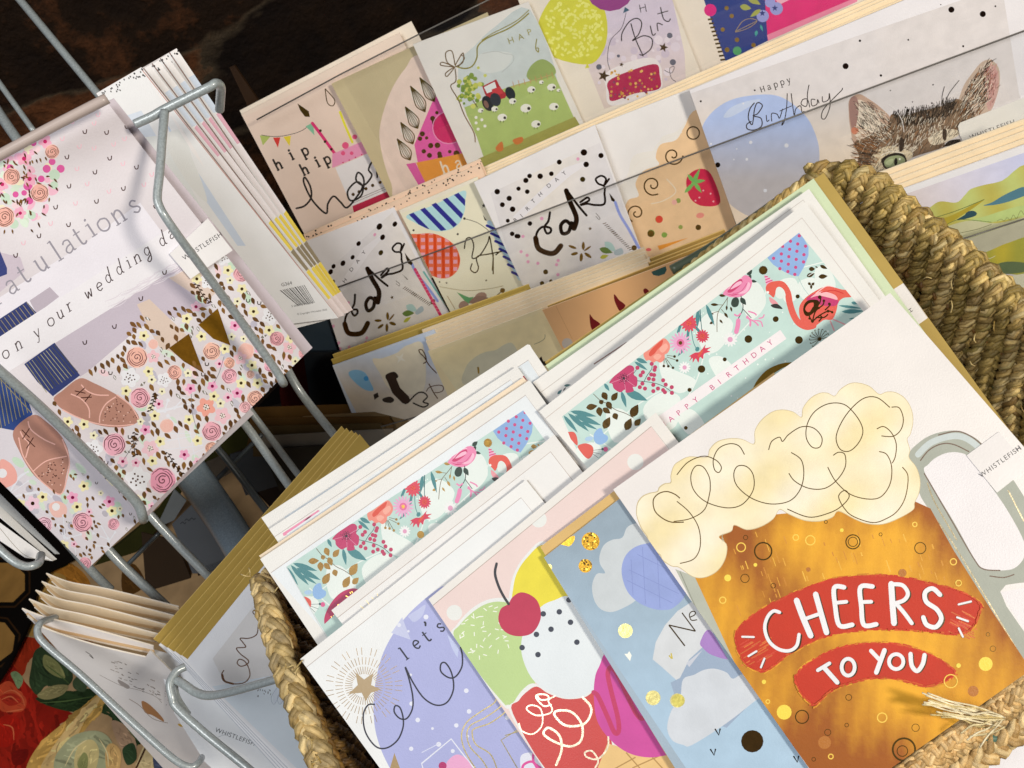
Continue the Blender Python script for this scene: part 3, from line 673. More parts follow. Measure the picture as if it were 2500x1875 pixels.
# ---- L2 and L3 in the left half
s = Sheet('greeting_card', '657,1292 1262,894 1560,1300 900,1640', PB.k(0.0528), WH, .0009, 'p', 'e8d6bf')
s.fr('P1').poly('355,1390 480,1310 700,1165 720,1180 600,1300 365,1418', 'e58fb0'); s.poly('560,1270 600,1235 640,1215 600,1260','7a3b50')
s.fr('S').poly('700,1303 1247,927 1290,985 760,1360', 'e4e9ee', 'w')
deboss(s, '668,1312 1247,927 1300,1000', 'b9b3af', 1.5)
s.fr('P2').line('1095,545 1140,590', 14, '9a2338', smooth=False)
s.done('white card at the basket left with only a sliver of pink artwork showing', 'greeting card')
s = Sheet('envelope', '632,1357 1278,921 1560,1300 940,1650', PB.k(0.0473), 'f0ddc4', .0016, 'e', 'e9c9a0')
s.done('cream envelope edge directly behind the left flamingo card', 'envelope')
AF = affine([(1523,923),(1925,620),(1430,1101)], [(846,1308),(1253,1048),(742,1475)])
s = Sheet('greeting_card', '635,1365 1291,929 1296,932 1560,1310 1010,1720 860,1700', PB.k(0.0413), WH, .0010, 'p', 'e6d3bc')
s.fr('S').poly('662,1398 1283,965 1440,1180 880,1640', 'e6ebf0')
s.clip('699,1384 1276,1000 1400,1170 1360,1260 850,1640'); s.aff = AF; flam(s); s.aff = None; s.clipp = None
s.fr('P3').clip('0,540 800,-100 1640,-100 700,770 420,1180 370,1190')
s.line('700,790 640,775 560,800 490,860 430,950 400,1040 420,1120 470,1200', 78, 'b82a5e')
for i in range(26):
    t = i/26; x = 640-240*math.sin(t*1.5)+rnd.uniform(-24,24); y = 780+400*t**1.2+rnd.uniform(-20,20); a = rnd.uniform(0,3)
    s.line([(x,y),(x+20*math.cos(a),y+20*math.sin(a))], 6, 'e8c05a', 'f', smooth=False)
s.clip(); s.fr('S'); deboss(s, '662,1398 1283,965 1440,1175', 'b9aca6', 1.5); s.line('699,1384 800,1560', 2, 'cfd8d8', smooth=False)
s.done('left flamingo and flower birthday card with a magenta ring, above the lilac card', 'greeting card')
# ---- big flamingo card
s = Sheet('greeting_card', '1316,1004 1966,494 2500,1200 1960,1760', PB.k(0.0341), WH, .0010, 'p', 'e6d3bc')
s.clip('1372,1017 1951,568 2130,788 2300,1040 1560,1500'); flam(s); s.clip(); s.fr('S')
deboss(s, '1329,1024 1958,532 2300,980', 'cfc2bb', 1.6); s.line('1329,1024 1440,1160', 2, 'c9bdb6', smooth=False)
s.done('big flamingo card with flowers and a HAPPY BIRTHDAY ribbon, directly behind the beer mug card', 'greeting card')
# ---- blank white card
s = Sheet('greeting_card', '809,1490 1353,1061 1800,1650 1300,2100', PB.k(0.0281), 'e6e3e1', .0010, 'p', 'e0c8ae')
s.poly('823,1509 1344,1103 1800,1700 1350,2100', 'e9e8e8'); deboss(s, '823,1509 1344,1103 1800,1690', 'b3a49c', 1.6)
s.fr('P3')
for P in ('710,905 740,930','765,850 795,890','820,820 835,840','870,785 880,810'): s.line(P, 4, 'a08a50', 'f')
s.done('blank white card with an embossed frame between left flamingo card and lilac card', 'greeting card')
# ---- lilac "let's ce..." card
s = Sheet('greeting_card', '733,1609 1284,1171 1830,1850 1230,2290', PB.k(0.0220), 'ebeae9', .0010, 'p', 'e0c9b0')
s.poly('743,1633 1272,1215 1800,1900 1240,2290', 'e9ebed'); deboss(s, '743,1633 1272,1215 1500,1500', 'b5a9a4', 1.6)
s.fr('H')
s.poly(catmull(pts('655,490 560,560 440,670 340,800 270,940 230,1100 215,1250 225,1400 260,1530 320,1659 400,1800'), False, 5)+[(1500,1900),(1500,500)], 'a8addd')
s.poly('330,790 400,690 455,835', 'c3c8e8'); s.poly('690,800 765,880 755,950 720,890','bcc6ea'); s.blob('440,680 500,640 550,610 530,680 480,720 450,700','bcc2e6')
for i in range(46):
    a = 2*math.pi*i/46
    for k in range(4):
        r0 = 75+k*62; r1 = r0+48
        if r1 > 300-(i % 3)*35: break
        s.line([(155+r0*math.cos(a),1130+r0*math.sin(a)),(155+r1*math.cos(a),1130+r1*math.sin(a))], 4.2, '6a5a45', 'f', smooth=False)
s.poly('100,1045 155,1090 215,1048 200,1125 265,1155 200,1175 165,1228 140,1175 55,1183 115,1125', '9a7c42', 'g')
for ch, x, y in (('l',440,955),('e',512,885),('t',582,838),("'",600,790),('s',668,775)): s.glyph(ch, x, y, 110, -36, 11, '12142c')
s.line('225,1250 180,1255 150,1320 165,1430 230,1520 300,1530 370,1480 405,1400 405,1330 385,1270 355,1260 350,1300 385,1340 430,1340 465,1280 468,1200 445,1090 420,1010 470,1110 540,1210 620,1255 690,1235 730,1150 718,1050 680,985 650,990 650,1040 700,1078 745,1070 783,1010 787,940 775,880', 10, '10122c', n=8)
s.discs('553,688,16 812,1162,15 500,1350,15 830,1295,15 748,1385,14 458,1535,14 635,1507,16 380,740,13 725,1550,13 595,1405,9 460,1245,14 440,780,8 1075,1335,14 820,1455,10 455,1060,9', 12, 'dfe2f2')
for k in range(3):
    o = k*38
    s.line([(990+o,1160+o),(1000+o*.9,1230+o*.8),(900+o*.9,1300+o*.9),(820+o*.6,1360+o*.6),(782+o*.9,1440),(800+o,1540-o*.4),(870+o*1.4,1659-o),(960+o,1760)], 8, '8b7d55', 'f')
s.line('1180,1390 1035,1480 1140,1659 1190,1760', 7, '7d7250', 'f', smooth=False); s.line('1180,1415 1060,1450', 6, '7d7250', 'f', smooth=False)
s.blob('1160,1590 1210,1560 1270,1580 1300,1659 1180,1700','dde0f0'); s.line('1300,1560 1250,1560 1245,1620 1290,1659', 16, 'd94a9c'); s.line('1170,1700 1180,1640 1240,1620 1280,1690', 16, 'd94a9c')
s.line('860,1659 715,1472 525,1630 545,1700', 9, 'e3e6f4', smooth=False); s.line('640,1500 525,1560', 6, 'd2d6f0', smooth=False)
s.blob('680,1640 740,1575 800,1590 850,1659 850,1750 700,1750','e6a6cf'); s.disc(660,1645,26,'b0266a'); s.poly('350,1562 400,1700 310,1700','9a7c42','g')
s.done("white card with a lilac disc, gold starburst and the words let's ce", 'greeting card')
# ---- pink ice cream card
s = Sheet('greeting_card', '1046,1463 1601,1007 2130,1700 1540,2190', PB.k(0.0154), 'e6e2de', .0010, 'p', 'd9b48f')
s.poly('1057,1478 1590,1041 2110,1740 1500,2170', 'e6d0cd')
deboss(s, '1057,1478 1590,1041 1700,1180', 'a9968c', 1.5)
s.clip('1057,1478 1590,1041 2110,1740 1500,2170')
s.fr('P4').discs('1782,110,79 850,665,78 38,1565,74', 70, 'e3e5e3')
s.fr('H'); s.disc(735,660,50,'e3e5e3')
HL = 'e4e6e6'
s.blob('1300,200 1190,295 1125,395 1095,500 1100,600 1250,640 1500,560 1400,300', HL)
s.blob('1300,225 1200,310 1140,400 1114,500 1118,600 1250,650 1500,570 1400,300', 'e5d742', 'w')
s.blob('715,820 750,740 840,640 940,580 1040,565 1100,590 1180,800 1190,1200 1100,1270 1040,1250 850,1010', HL)
s.poly(catmull(pts('735,820 770,740 855,655 945,602 1035,590 1090,620 1180,800 1220,1000 1255,1110 1190,1150 1125,1240 1075,1252 1050,1240 900,1060'), True, 5), 'b7d08c')
for i in range(60):
    x, y = rnd.uniform(760,1090), rnd.uniform(600,940)
    if (x-980)**2/240**2+(y-860)**2/260**2 < 1 and not (x > 1000 and y > 900):
        a = rnd.uniform(0,3.1); s.line([(x,y),(x+26*math.cos(a),y+26*math.sin(a))], 6, 'eef0e6', smooth=False)
s.blob('1290,625 1380,580 1480,560 1620,700 1745,920 1650,1060 1640,1170 1560,1205 1450,1215 1340,1175 1240,1090 1185,985 1165,880 1190,760', 'dde4ea')
s.blob('1245,1115 1180,1150 1125,1225 1095,1310 1300,1650 1400,1800 1750,1800 1760,1500 1690,1420 1640,1290 1640,1165 1560,1198 1450,1208 1340,1168', HL)
s.blob('1265,1135 1340,1180 1450,1215 1570,1205 1640,1170 1645,1290 1695,1420 1750,1510 1700,1700 1380,1720 1112,1310 1150,1225 1200,1170', 'ca4643')
s.poly('1720,1500 1850,1540 2000,1570 2180,1530 2400,1800 1600,1800', 'e5c084', 'w')
for P in ('1840,1560 2050,1800','2000,1580 2200,1800','2100,1560 1880,1659','1900,1590 1700,1700'): s.line(P, 8, 'b28a4e', smooth=False)
s.blob('1760,915 1665,1010 1635,1110 1635,1250 1660,1370 1740,1480 1850,1560 1970,1590 2080,1580 2200,1540 2100,1300', 'cb4f9f', 'w')
s.line('1630,1172 1660,1200 1720,1330 1765,1430 1792,1420 1785,1330 1740,1150 1722,1050 1745,1012 1790,1070 1850,1200 1905,1310 1945,1340 1962,1290 1915,1195', 30, 'bf2f62', n=8)
for P, w_ in (('1265,1190 1290,1220 1340,1215 1330,1190 1280,1185 1260,1205 1310,1260 1360,1250',10),('1385,1195 1340,1225 1365,1280 1340,1310 1260,1320 1200,1280 1230,1255 1290,1280 1300,1380 1240,1440 1170,1420 1150,1370',9),
              ('1560,1205 1610,1260 1610,1320 1560,1380 1450,1385 1380,1320 1400,1290 1490,1300 1555,1380 1550,1480 1480,1520 1380,1490 1310,1440 1340,1400 1410,1450 1425,1540 1390,1640',15),('1725,1455 1720,1530 1660,1600 1590,1590 1575,1560 1620,1550 1660,1610 1640,1659',11)): s.line(P, w_, 'f0e3c8', 'f')
s.blob('1160,530 1110,560 1080,605 1035,635 1018,700 1040,760 1090,800 1160,812 1230,795 1275,740 1293,670 1272,590 1222,545', 'bc3a58', 'w')
s.line('1007,345 997,410 1020,490 1055,560 1085,605', 17, '23232c')
s.discs('1307,668 1410,655 1472,578 1482,722 1357,767 1263,800 1171,885 1273,930 1523,850', 18, '2f3547')
s.done('pink card with ice cream scoops and a cherry, third from the front in the basket', 'greeting card')
# ---- gold envelope + blue card
s = Sheet('envelope', '1319,1335 1500,1198 1890,909 2160,1880 1800,2130', PB.k(0.0091), 'd9b679', .0010, 'e', 'c89f5c')
s.done('gold kraft envelope edge behind the grey blue cloud card', 'envelope')
s = Sheet('greeting_card', '1328,1361 1880,932 2150,1890 1800,2120', PB.k(0.0063), '9fb2c4', .0010, 'p', 'c9b58c')
s.grad('1328,1361 1985,850 2560,1640 1860,2150', lambda u, v: mixc('93a5b5', 'a9c4dc', (v-1300)/420), 'w', 14)
CL = 'c6cdd3'
s.fr('P4'); s.blob('1775,705 1700,745 1655,840 1560,860 1480,910 1440,1000 1440,1090 1490,1180 1410,1190 1365,1300 1385,1440 1450,1530 1550,1557 1660,1520 1790,1440 1950,1250 2100,900 1900,700', CL, 'w')
s.blob('1900,895 1780,930 1690,1010 1650,1130 1665,1260 1720,1380 1820,1470 1950,1525 2060,1537 2150,1515 2260,1400 2300,1200 2000,900', '93a3da', 'w')
for P in ('1720,1150 2200,1380','1700,1250 2140,1470','1800,1000 2200,1200','1850,930 1880,1480','1990,950 2020,1520','1740,1050 1760,1400'): s.line(P, 6, '7f8dc8')
for x, y, r_ in ((1350,875,88),(1300,1112,66)):
    s.disc(x,y,r_,'a87f24','f'); 
    for i in range(40):
        a = rnd.uniform(0,6.28); q = r_*.9*math.sqrt(rnd.random()); s.disc(x+q*math.cos(a), y+q*math.sin(a), rnd.uniform(4,12), rnd.choice(['5e4312','e8c552','c79a2e','3d2c0e']), 'f', 6)
s.blob('1070,895 1185,820 1192,870 1150,920 1100,915', 'c59a30', 'f')
s.fr('H').poly('2010,960 2030,850 2090,740 2170,650 2400,500 2400,1300 2175,1105 2070,1010', 'd0d4da', 'w')
s.fr('I').poly('-60,1110 0,1080 60,960 180,850 300,900 500,1200 300,1400 0,1300', '95a8c2')
s.blob('130,850 190,770 290,930 300,960 200,930 150,890', 'a57fc4', 'w'); s.poly('40,985 145,900 60,1010', 'c3c8d6')
s.blob('-82,1400 -55,1290 0,1210 20,1090 90,1060 150,1030 220,1020 300,1045 340,1085 420,1060 560,1180 500,1215 300,1370 80,1510 20,1510 -50,1480', 'ccd2dc', 'w')
s.fr('S').line('1633,1526 1672,1577', 3.4, '4a3a20', 'f', smooth=False); s.line('1633,1526 1698,1541 ', 3.2, '4a3a20', 'f', smooth=False); s.line('1698,1541 1665,1496', 3, '4a3a20', 'f', smooth=False)
s.line('1684,1507 1696,1501 1697,1494 1689,1493 1683,1501 1688,1514 1702,1513', 2.6, '4a3a20', 'f')
s.fr('H').discs('1835,777,47 2013,1208,48 2168,1225,46', 40, 'f6e89a', 'f'); s.fr('P4').disc(950,1125,30,'c9b070','f')
s.fr('H').poly('1828,925 1848,925 1860,908 1875,935 1865,972', 'f4f4ea'); s.line('2115,935 2135,955 2128,920', 8, 'd9c352', 'f')
s.fr('I').disc(465,1487,72,'4a3414','f'); s.disc(-10,1225,42,'f0e27a','f')
for x, y in ((245,1425),(215,1555),(750,1600)): s.line([(x-20,y-18),(x+5,y+22),(x+14,y-20)], 10, '2c2114', 'f', smooth=False)
s.done('grey blue card with clouds, hot air balloon and gold dots beside the beer mug card', 'greeting card')
# ---- beer mug card
s = Sheet('greeting_card', '1497,1195 2173,715 2800,1436 2041,1970', PB, 'e6e1e0', .0012, 'p', 'e0b487')
GA, GB = 'a6aaa0', 'c3cccd'
s.fr('F').poly(catmull(pts('1470,1300 1540,1210 1640,1155 1770,1135 1880,1172 1960,1240 2150,1462 2330,1800 2330,2080 2060,2170 2330,2600 2212,2620 1760,1905 1610,1659 1540,1540 1545,1450'), True, 4), GA, 'w')
s.line('1530,1290 1620,1210 1770,1170 1880,1210 2000,1330', 40, GB, 'w')
s.poly(catmull(pts('1570,1395 1595,1355 1645,1310 1720,1278 1800,1278 1860,1310 1960,1440 2100,1640 2212,1850 2212,1950 2150,2020 2060,2035 1960,2030 1900,1970 1760,1720 1650,1540'), True, 5), 'e3dfe3')
s.poly('2060,2175 2240,2140 2400,2300 2400,2560 2330,2600', 'e3dfe3')
for P in ('1545,1330 1600,1262 1680,1222 1760,1225 1860,1272','1660,1165 1780,1140 1870,1172 1940,1225','1570,1410 1640,1530 1750,1720 1890,1960 1950,2025 2060,2035','1990,2070 2080,2080 2150,2060'): s.line(P, 8, '6b5648', n=8)
for P in ('1590,1470 1640,1600 1780,1840','1610,1659 1780,1900 2212,2620','2110,1520 2212,1720'): s.line(P, 8, 'a59a80', 'f')
s.fr('I').poly('-30,380 100,430 270,800 440,1010 520,1180 420,1080 290,930 150,730', 'b3b7ab', 'w'); s.line('0,395 90,600 160,730 300,930', 6, '8c8f83')
def beer(u, v):
    x = (u-1660)*2.633; y = (v-1245)*2.633
    d = min(abs(x-(330+y*.45)+20), abs((1700+y*.52)-x))/520
    t = max(0, min(1, d))*.85 + .25*math.sin(x*.009+1.3)*math.sin(y*.007+.4)
    if y > 1250: t -= (y-1250)/700
    if y < 160: t -= (160-y)/400
    t += .1*math.sin(x*.05+y*.01)+rb.uniform(-.05,.05)
    return mixc('9c540a', 'e9a926', .10+t)
rb = random.Random(2)
s.grad('95,430 300,60 1500,-60 1610,-10 1760,260 2000,640 2212,960 2420,1290 1500,2000 1000,1900 830,1659 500,1200 350,980 235,730', beer, 'w', 60)
for i in range(90):
    x, y = rnd.uniform(300,1700), rnd.uniform(140,640); L_ = rnd.uniform(20,80)
    s.line([(x,y),(x+L_*.35,y+L_)], rnd.uniform(4,9), rnd.choice(['e8b23a','cf8c1c','dda02a','c68018']), smooth=False)
s.fr('F').poly(catmull([(x, y) for x, y in [((u-1660)*2.6333, (v-620)*2.6333) for u, v in ((1658,1386),(1640,1383),(1616,1368),(1611,1356),(1596,1346),(1581,1328),(1580,1313),(1566,1292),(1556,1267),(1553,1250),(1556,1227),(1568,1211),(1586,1203),(1604,1199),(1609,1189),(1622,1180),(1637,1177),(1637,1161),(1644,1138),(1657,1126))]]+pts('60,1302 170,1305 190,1255 240,1205 320,1185 400,1190 475,1220 480,1140 520,1070 590,1015 660,1000 730,1015 780,1048 790,990 840,925 900,893 950,893 995,912 1030,870 1090,832 1150,828 1220,850 1280,900 1330,885 1390,890 1450,930 1490,1000 1500,1080 1482,1160 1462,1190 1480,1260 1475,1310 1520,1370 1545,1450 1540,1530 1510,1600 1500,1645 1400,1705 1300,1740 1200,1735 1120,1705 1020,1655 980,1695 900,1720 800,1715 700,1675 640,1645 600,1705 520,1755 430,1775 350,1745 330,1785 250,1820 300,1865 300,1935 270,2005 220,2055 150,2083 80,2075'), True, 4), 'c9b890')
def foam(u, v):
    return mixc('ecdcae', 'f1e8d2', .5+.35*math.sin(u*.03+v*.01)+.3*math.sin(v*.041+1+u*.02))
s.grad([(x, y) for x, y in [((u-1660)*2.6333, (v-620)*2.6333) for u, v in ((1658,1384),(1640,1381),(1618,1366),(1613,1354),(1598,1344),(1583,1326),(1582,1311),(1568,1290),(1558,1267),(1555,1250),(1558,1229),(1570,1213),(1588,1205),(1606,1201),(1611,1191),(1624,1182),(1639,1179),(1639,1161),(1646,1138),(1658,1128))]]+pts('60,1306 172,1309 194,1258 244,1209 320,1189 400,1194 479,1224 484,1140 524,1073 592,1019 660,1004 730,1019 784,1052 794,990 844,928 902,897 950,897 995,916 1033,873 1092,836 1150,832 1218,854 1280,904 1330,889 1388,894 1447,933 1486,1000 1496,1080 1478,1160 1458,1190 1476,1260 1471,1310 1516,1370 1541,1450 1536,1530 1506,1600 1496,1645 1400,1700 1300,1735 1200,1730 1120,1700 1020,1650 980,1690 900,1715 800,1710 700,1670 640,1640 600,1700 520,1750 430,1770 350,1740 330,1780 250,1815 296,1865 296,1935 266,2003 218,2051 150,2079 80,2071'), foam, 'w', 30, True)
K = '6b5226'
for P in ('-20,1420 50,1340 150,1300 230,1325 266,1370 250,1405 222,1385 215,1320 250,1250 320,1220 380,1235 415,1290','195,1520 190,1440 150,1370 100,1365 70,1430 90,1520 170,1595 300,1632 400,1610 470,1520 472,1425 430,1368 370,1365 346,1420 370,1495 460,1570 580,1607 700,1590 770,1520 796,1420 780,1325 715,1276',
          '195,1520 160,1640 70,1700 -40,1720','-20,1590 60,1660 120,1760 130,1880 90,1960 0,1990',
          '570,1260 590,1205 640,1178 660,1205 700,1160 780,1112 860,1120 912,1180 900,1240 850,1242 812,1180 820,1090 870,1010 960,962 1060,970 1140,1050 1176,1135 1150,1212 1090,1267 1030,1255 1004,1180 1040,1080 1110,985 1190,925 1270,925 1350,987',
          '1360,985 1410,990 1436,1060 1420,1130 1370,1172 1295,1170','1265,1125 1310,1110 1360,1150 1390,1220 1385,1300 1365,1345','985,1295 1020,1275 1060,1290 1062,1370 1010,1452 930,1507 830,1507 740,1462 700,1410',
          '1280,1270 1330,1290 1361,1370 1350,1480 1290,1562 1200,1575 1090,1542 1000,1460 950,1370','1430,1370 1466,1430 1450,1560 1400,1650 1330,1700 1240,1727 1120,1690 1060,1640 1020,1560 1060,1520 1088,1560 1040,1620 960,1665 830,1692 690,1640'): s.line(P, 6.2, K, 'f', n=9)
s.fr('P4').line('2212,460 2160,420 2080,395 2000,420 1955,480 1970,580 2040,650 2130,690 2250,690', 11, K, 'f', n=9)
s.fr('I')
RED = 'c23016'
def brush(P, n, seed):
    r = random.Random(seed); P = catmull(pts(P), True, 5); s.poly([(x+r.uniform(-4,4), y+r.uniform(-5,5)) for x, y in P], RED, 'w')
brush('360,790 480,665 700,545 950,450 1200,418 1400,425 1600,465 1800,520 1920,590 1935,640 1880,760 1780,800 1600,785 1400,772 1200,775 1000,800 850,850 700,930 600,1010 530,1040 430,1000 370,900', 1, 1)
brush('740,1080 800,1000 950,910 1100,865 1300,850 1450,870 1600,920 1720,990 1770,1050 1690,1110 1590,1135 1500,1118 1350,1083 1200,1090 1050,1130 950,1180 870,1255 800,1210 760,1150', 1, 2)
for i in range(40):
    t = i/40; a = math.pi*(1.1+.8*t); x = 1170+rnd.uniform(780,820)*math.cos(a); y = 1180+rnd.uniform(600,640)*math.sin(a)
for i in range(26):
    x, y = rnd.uniform(380,560), rnd.uniform(840,1010); s.line([(x,y),(x+60,y-35)], 7, rnd.choice(['d86a24','c85a1c','cc3a1e']), smooth=False)
    x, y = rnd.uniform(1720,1860), rnd.uniform(640,800); s.line([(x,y),(x+60,y+30)], 7, rnd.choice(['d86a24','c85a1c','cc3a1e']), smooth=False)
def rag(P, nn):
    q = catmull(pts(P), True, 8)
    for i in range(len(q)):
        a, b = q[i], q[(i+1) % len(q)]; dx, dy = b[0]-a[0], b[1]-a[1]; l = math.hypot(dx, dy) or 1
        for _ in range(nn):
            o = rnd.uniform(-9,7); L_ = rnd.uniform(14,46); x, y = a[0]+dy/l*o, a[1]-dx/l*o
            s.line([(x,y),(x+dx/l*L_,y+dy/l*L_)], rnd.uniform(4,10), rnd.choice([RED,RED,'c4471c','cf5a22','d4421f']) if o < 3 else rnd.choice(['d8901f','e0a028','c97f1c']), 'w', smooth=False)
rag('360,790 480,665 700,545 950,450 1200,418 1400,425 1600,465 1800,520 1920,590 1935,640 1880,760 1780,800 1600,785 1400,772 1200,775 1000,800 850,850 700,930 600,1010 530,1040 430,1000 370,900', 2)
rag('740,1080 800,1000 950,910 1100,865 1300,850 1450,870 1600,920 1720,990 1770,1050 1690,1110 1590,1135 1500,1118 1350,1083 1200,1090 1050,1130 950,1180 870,1255 800,1210 760,1150', 2)
LT = ['640,658 600,650 562,690 545,760 570,840 630,893 700,905 750,872 765,800','750,582 790,690 840,808','872,542 905,660 942,788','805,700 905,665','1055,497 992,500 998,620 1025,742 1108,738','1000,597 1070,590','1238,492 1160,497 1166,620 1182,738 1262,735','1165,592 1230,590',
      '1358,475 1366,600 1376,728','1362,478 1430,484 1465,535 1440,580 1375,602','1392,605 1440,660 1490,728','1670,545 1622,505 1575,530 1582,590 1650,640 1678,700 1642,752 1585,738 1562,690']
LW = [22,38,36,24,30,24,30,24,38,26,26,30]
for P, w_ in zip(LT, LW): s.line([(x+13,y+6) for x, y in pts(P)], w_*.75, '57503c', 'f')
for P, w_ in zip(LT, LW): s.line(P, w_, 'e9e9ee')
L2_ = [('885,1030 960,985',24),('925,1012 1010,1108',30),('1228,905 1282,962',26),('1315,902 1262,1045',30),('1482,925 1490,1000 1525,1035 1560,990 1572,932',28)]
for P, w_ in L2_: s.line([(x+10,y+5) for x, y in pts(P)], w_*.8, '57503c', 'f')
s.ring(1092,1015,42,20,'57503c','f',54); s.ring(1402,980,46,18,'57503c','f',48)
for P, w_ in L2_: s.line(P, w_, 'e9e9ee')
s.ring(1080,1010,42,24,'e9e9ee','p',54); s.ring(1390,975,46,24,'e9e9ee','p',48)
for P in ('400,815 475,817','440,940 492,908','543,955 520,1012','1790,607 1870,588','1780,690 1850,715','1790,760 1817,815'):
    s.line([(x+5,y+5) for x, y in pts(P)], 10, '57503c', 'f', smooth=False); s.line(P, 13, 'e9e9ee', smooth=False)
for x, y, r_ in ((535,265,55),(1112,205,45),(1545,245,36),(418,440,27),(600,487,15),(422,177,14),(1085,1205,19),(785,1330,42),(950,1430,20),(1515,1400,24),(1440,1540,72),(1430,1550,34),(1290,157,10),(938,77,10),(1980,800,12),(2012,892,18),(1072,1383,12),(860,1603,12),(1112,205,30)): s.ring(x,y,r_,max(4,r_*.17),'5c4820','f')
for x, y, r_ in ((393,240,28),(745,177,18),(838,195,30),(1758,333,20),(1300,1335,30),(1740,1100,42),(970,1585,15),(1790,470,18),(1510,93,14),(275,580,20),(565,1232,12)): s.ring(x,y,r_,7,'f0c94c')
s.discs('670,1300,48 1965,990,45 307,437,22 1790,1000,15 540,1105,14 485,353,12 1040,130,12', 20, 'efd548'); s.discs('825,383,15 1430,405,26 930,1495,42 1885,1165,35', 20, 'b06a18'); s.disc(700,1500,0,'e8a838')
beer_card = s.done('front beer mug card with cream foam and red CHEERS TO YOU banner', 'greeting card')
b = Sheet('paper_band', [(1660+1842/2.6333,620+1295/2.6333),(1660+2050/2.6333,620+1142/2.6333),(1660+2245/2.6333,620+1372/2.6333),(1660+2038/2.6333,620+1535/2.6333)], Plane(PB.n, PB.c*.9992), 'dedadb', .0002, 'g')
b.fr('F').sans('WHISTLEFISH', 1938, 1440, 46, -35.5, '1d1c20', track=1.2)
b.done('white paper band printed WHISTLEFISH', None, None, beer_card)
# ================================================================== wire rack on the left with its cards
GAIN[0] = 1.22
PW = PL((-323,555,.405),(266,243,.43),(345,1262,.525))
LC = ['5d4020','6b4824','523619','7a5628']
def scatter(s, region, n, seed, keep=None, rmin=13, cols=None):
    r = random.Random(seed); reg = pts(region); xs = [p[0] for p in reg]; ys = [p[1] for p in reg]; placed = list(keep or []); k = 0; tries = 0
    while k < n and tries < n*30:
        tries += 1; x, y = r.uniform(min(xs), max(xs)), r.uniform(min(ys), max(ys))
        if not inside((x, y), reg): continue
        t = r.random(); rad = 30 if t < .82 else 42
        if any(math.hypot(x-a, y-b) < rad*.62+c*.9 for a, b, c in placed): continue
        if t < .74: s.oleaf(x, y, r.uniform(38,60), r.uniform(20,30), r.gauss(60,20), r.choice(LC), 'g'); rad = 17
        elif t < .82: s.oleaf(x, y, r.uniform(36,50), 18, r.gauss(60,30), '6f6a5e'); s.oleaf(x, y, 30, 10, 60, 'cfcccf'); rad = 18
        elif t < .89: s.flower(x, y, r.uniform(24,32), 5, 'e4dfc0', '4d341a', .26, rot=r.random()*2); rad = 30
        elif t < .93: s.flower(x, y, r.uniform(28,36), 5, 'e3b8ca', 'c22a66', .3, rot=r.random()*2); rad = 30
        else: s.line([(x-11,y-10),(x-8,y+9),(x+8,y+9),(x+12,y-8)], 6, '56463a', 'f'); rad = 16
        placed.append((x, y, rad)); k += 1
def base_wash(s, region, seed, n=70):
    r = random.Random(seed); reg = pts(region); xs = [p[0] for p in reg]; ys = [p[1] for p in reg]
    for i in range(n):
        x, y = r.uniform(min(xs), max(xs)), r.uniform(min(ys), max(ys))
        if inside((x, y), reg): s.ell(x, y, r.uniform(22,48), r.uniform(14,26), r.uniform(20,80), r.choice(['a9a5b0','b7ccb9','bfcfc0','aeaab8','dcc0c6','b5b2bd','c3d0c2']), 'p', 12)
# ---- silver-edged white cards at the far left of the rack
PE = PL((-60,1170,.50),(130,1366,.56),(60,1320,.52))
s = Sheet('greeting_card', '-120,1190 0,1276 128,1369 62,1361 -120,1240', PL((-120,1190,.53),(128,1369,.55),(0,1320,.535)), 'd9d8da', .0006)
s.line('0,1290 60,1355 120,1367', 1.6, '9a968f'); s.done('lowest white card at the left edge of the wire rack, tucked into the wire loop', 'greeting card')
s = Sheet('greeting_card', '-140,1130 0,1235 139,1365 128,1369 0,1262 -140,1165', PL((-140,1130,.535),(139,1366,.555),(0,1275,.54)), 'e6e6e6', .0006)
s.done('middle white card edge beside the wire loop at the left edge', 'greeting card')
s = Sheet('greeting_card', '-140,1088 0,1205 146,1352 135,1352 0,1236 -140,1120', PL((-140,1090,.54),(146,1354,.56),(0,1250,.545)), 'b9bec2', .0006, 'g')
s.done('silver grey card edge leaning against the left wedding card', 'greeting card')
# ---- left wedding card
s = Sheet('greeting_card', '215,1388 620,1010 40,400 -420,760', PW.k(.03), 'c9c4cc', .0010, 'p', 'ece9ea')
s.fr('D').blob('-60,560 0,500 100,600 -20,700 -60,660', 'b5a7ae')
s.poly('-200,700 -60,560 120,760 210,1030 90,1135 0,1118 -200,900', '27407c')
for i in range(9): s.line([(-60+i*24,700+i*5),(10+i*24,1120-i*14)] if i < 8 else [(0,800),(200,1020)], 5, 'd6c98e', 'f', smooth=False)
RG = '-200,1100 80,1150 420,1650 700,1500 960,1800 560,2060 -200,1500'
base_wash(s, '-40,1150 100,1150 330,1560 450,1450 470,1300 940,1800 560,2030 -100,1500', 5, 90)
for P in ('0,1590 180,1460','40,1570 260,1530 330,1560','60,1540 120,1440 180,1400'): s.line(P, 16, 'dbdce6', taper=True)
s.blob('0,1330 60,1340 105,1400 100,1470 0,1500','e9a9a0'); s.disc(15,1410,30,'efeff4')
s.blob('85,1140 210,1035 300,1080 400,1180 445,1300 425,1430 390,1545 280,1475 200,1400 125,1270', 'a6796b', 'w')
s.line('120,1180 150,1300 230,1420 300,1490 390,1545 430,1440 445,1320 400,1190', 8, 'dfaea4'); s.line('210,1400 300,1330 430,1300', 7, 'dfaea4'); s.line('180,1075 200,1130 280,1190 355,1225', 8, 'dfaea4'); s.line('130,1140 150,1180 185,1220 165,1310', 8, 'dfaea4')
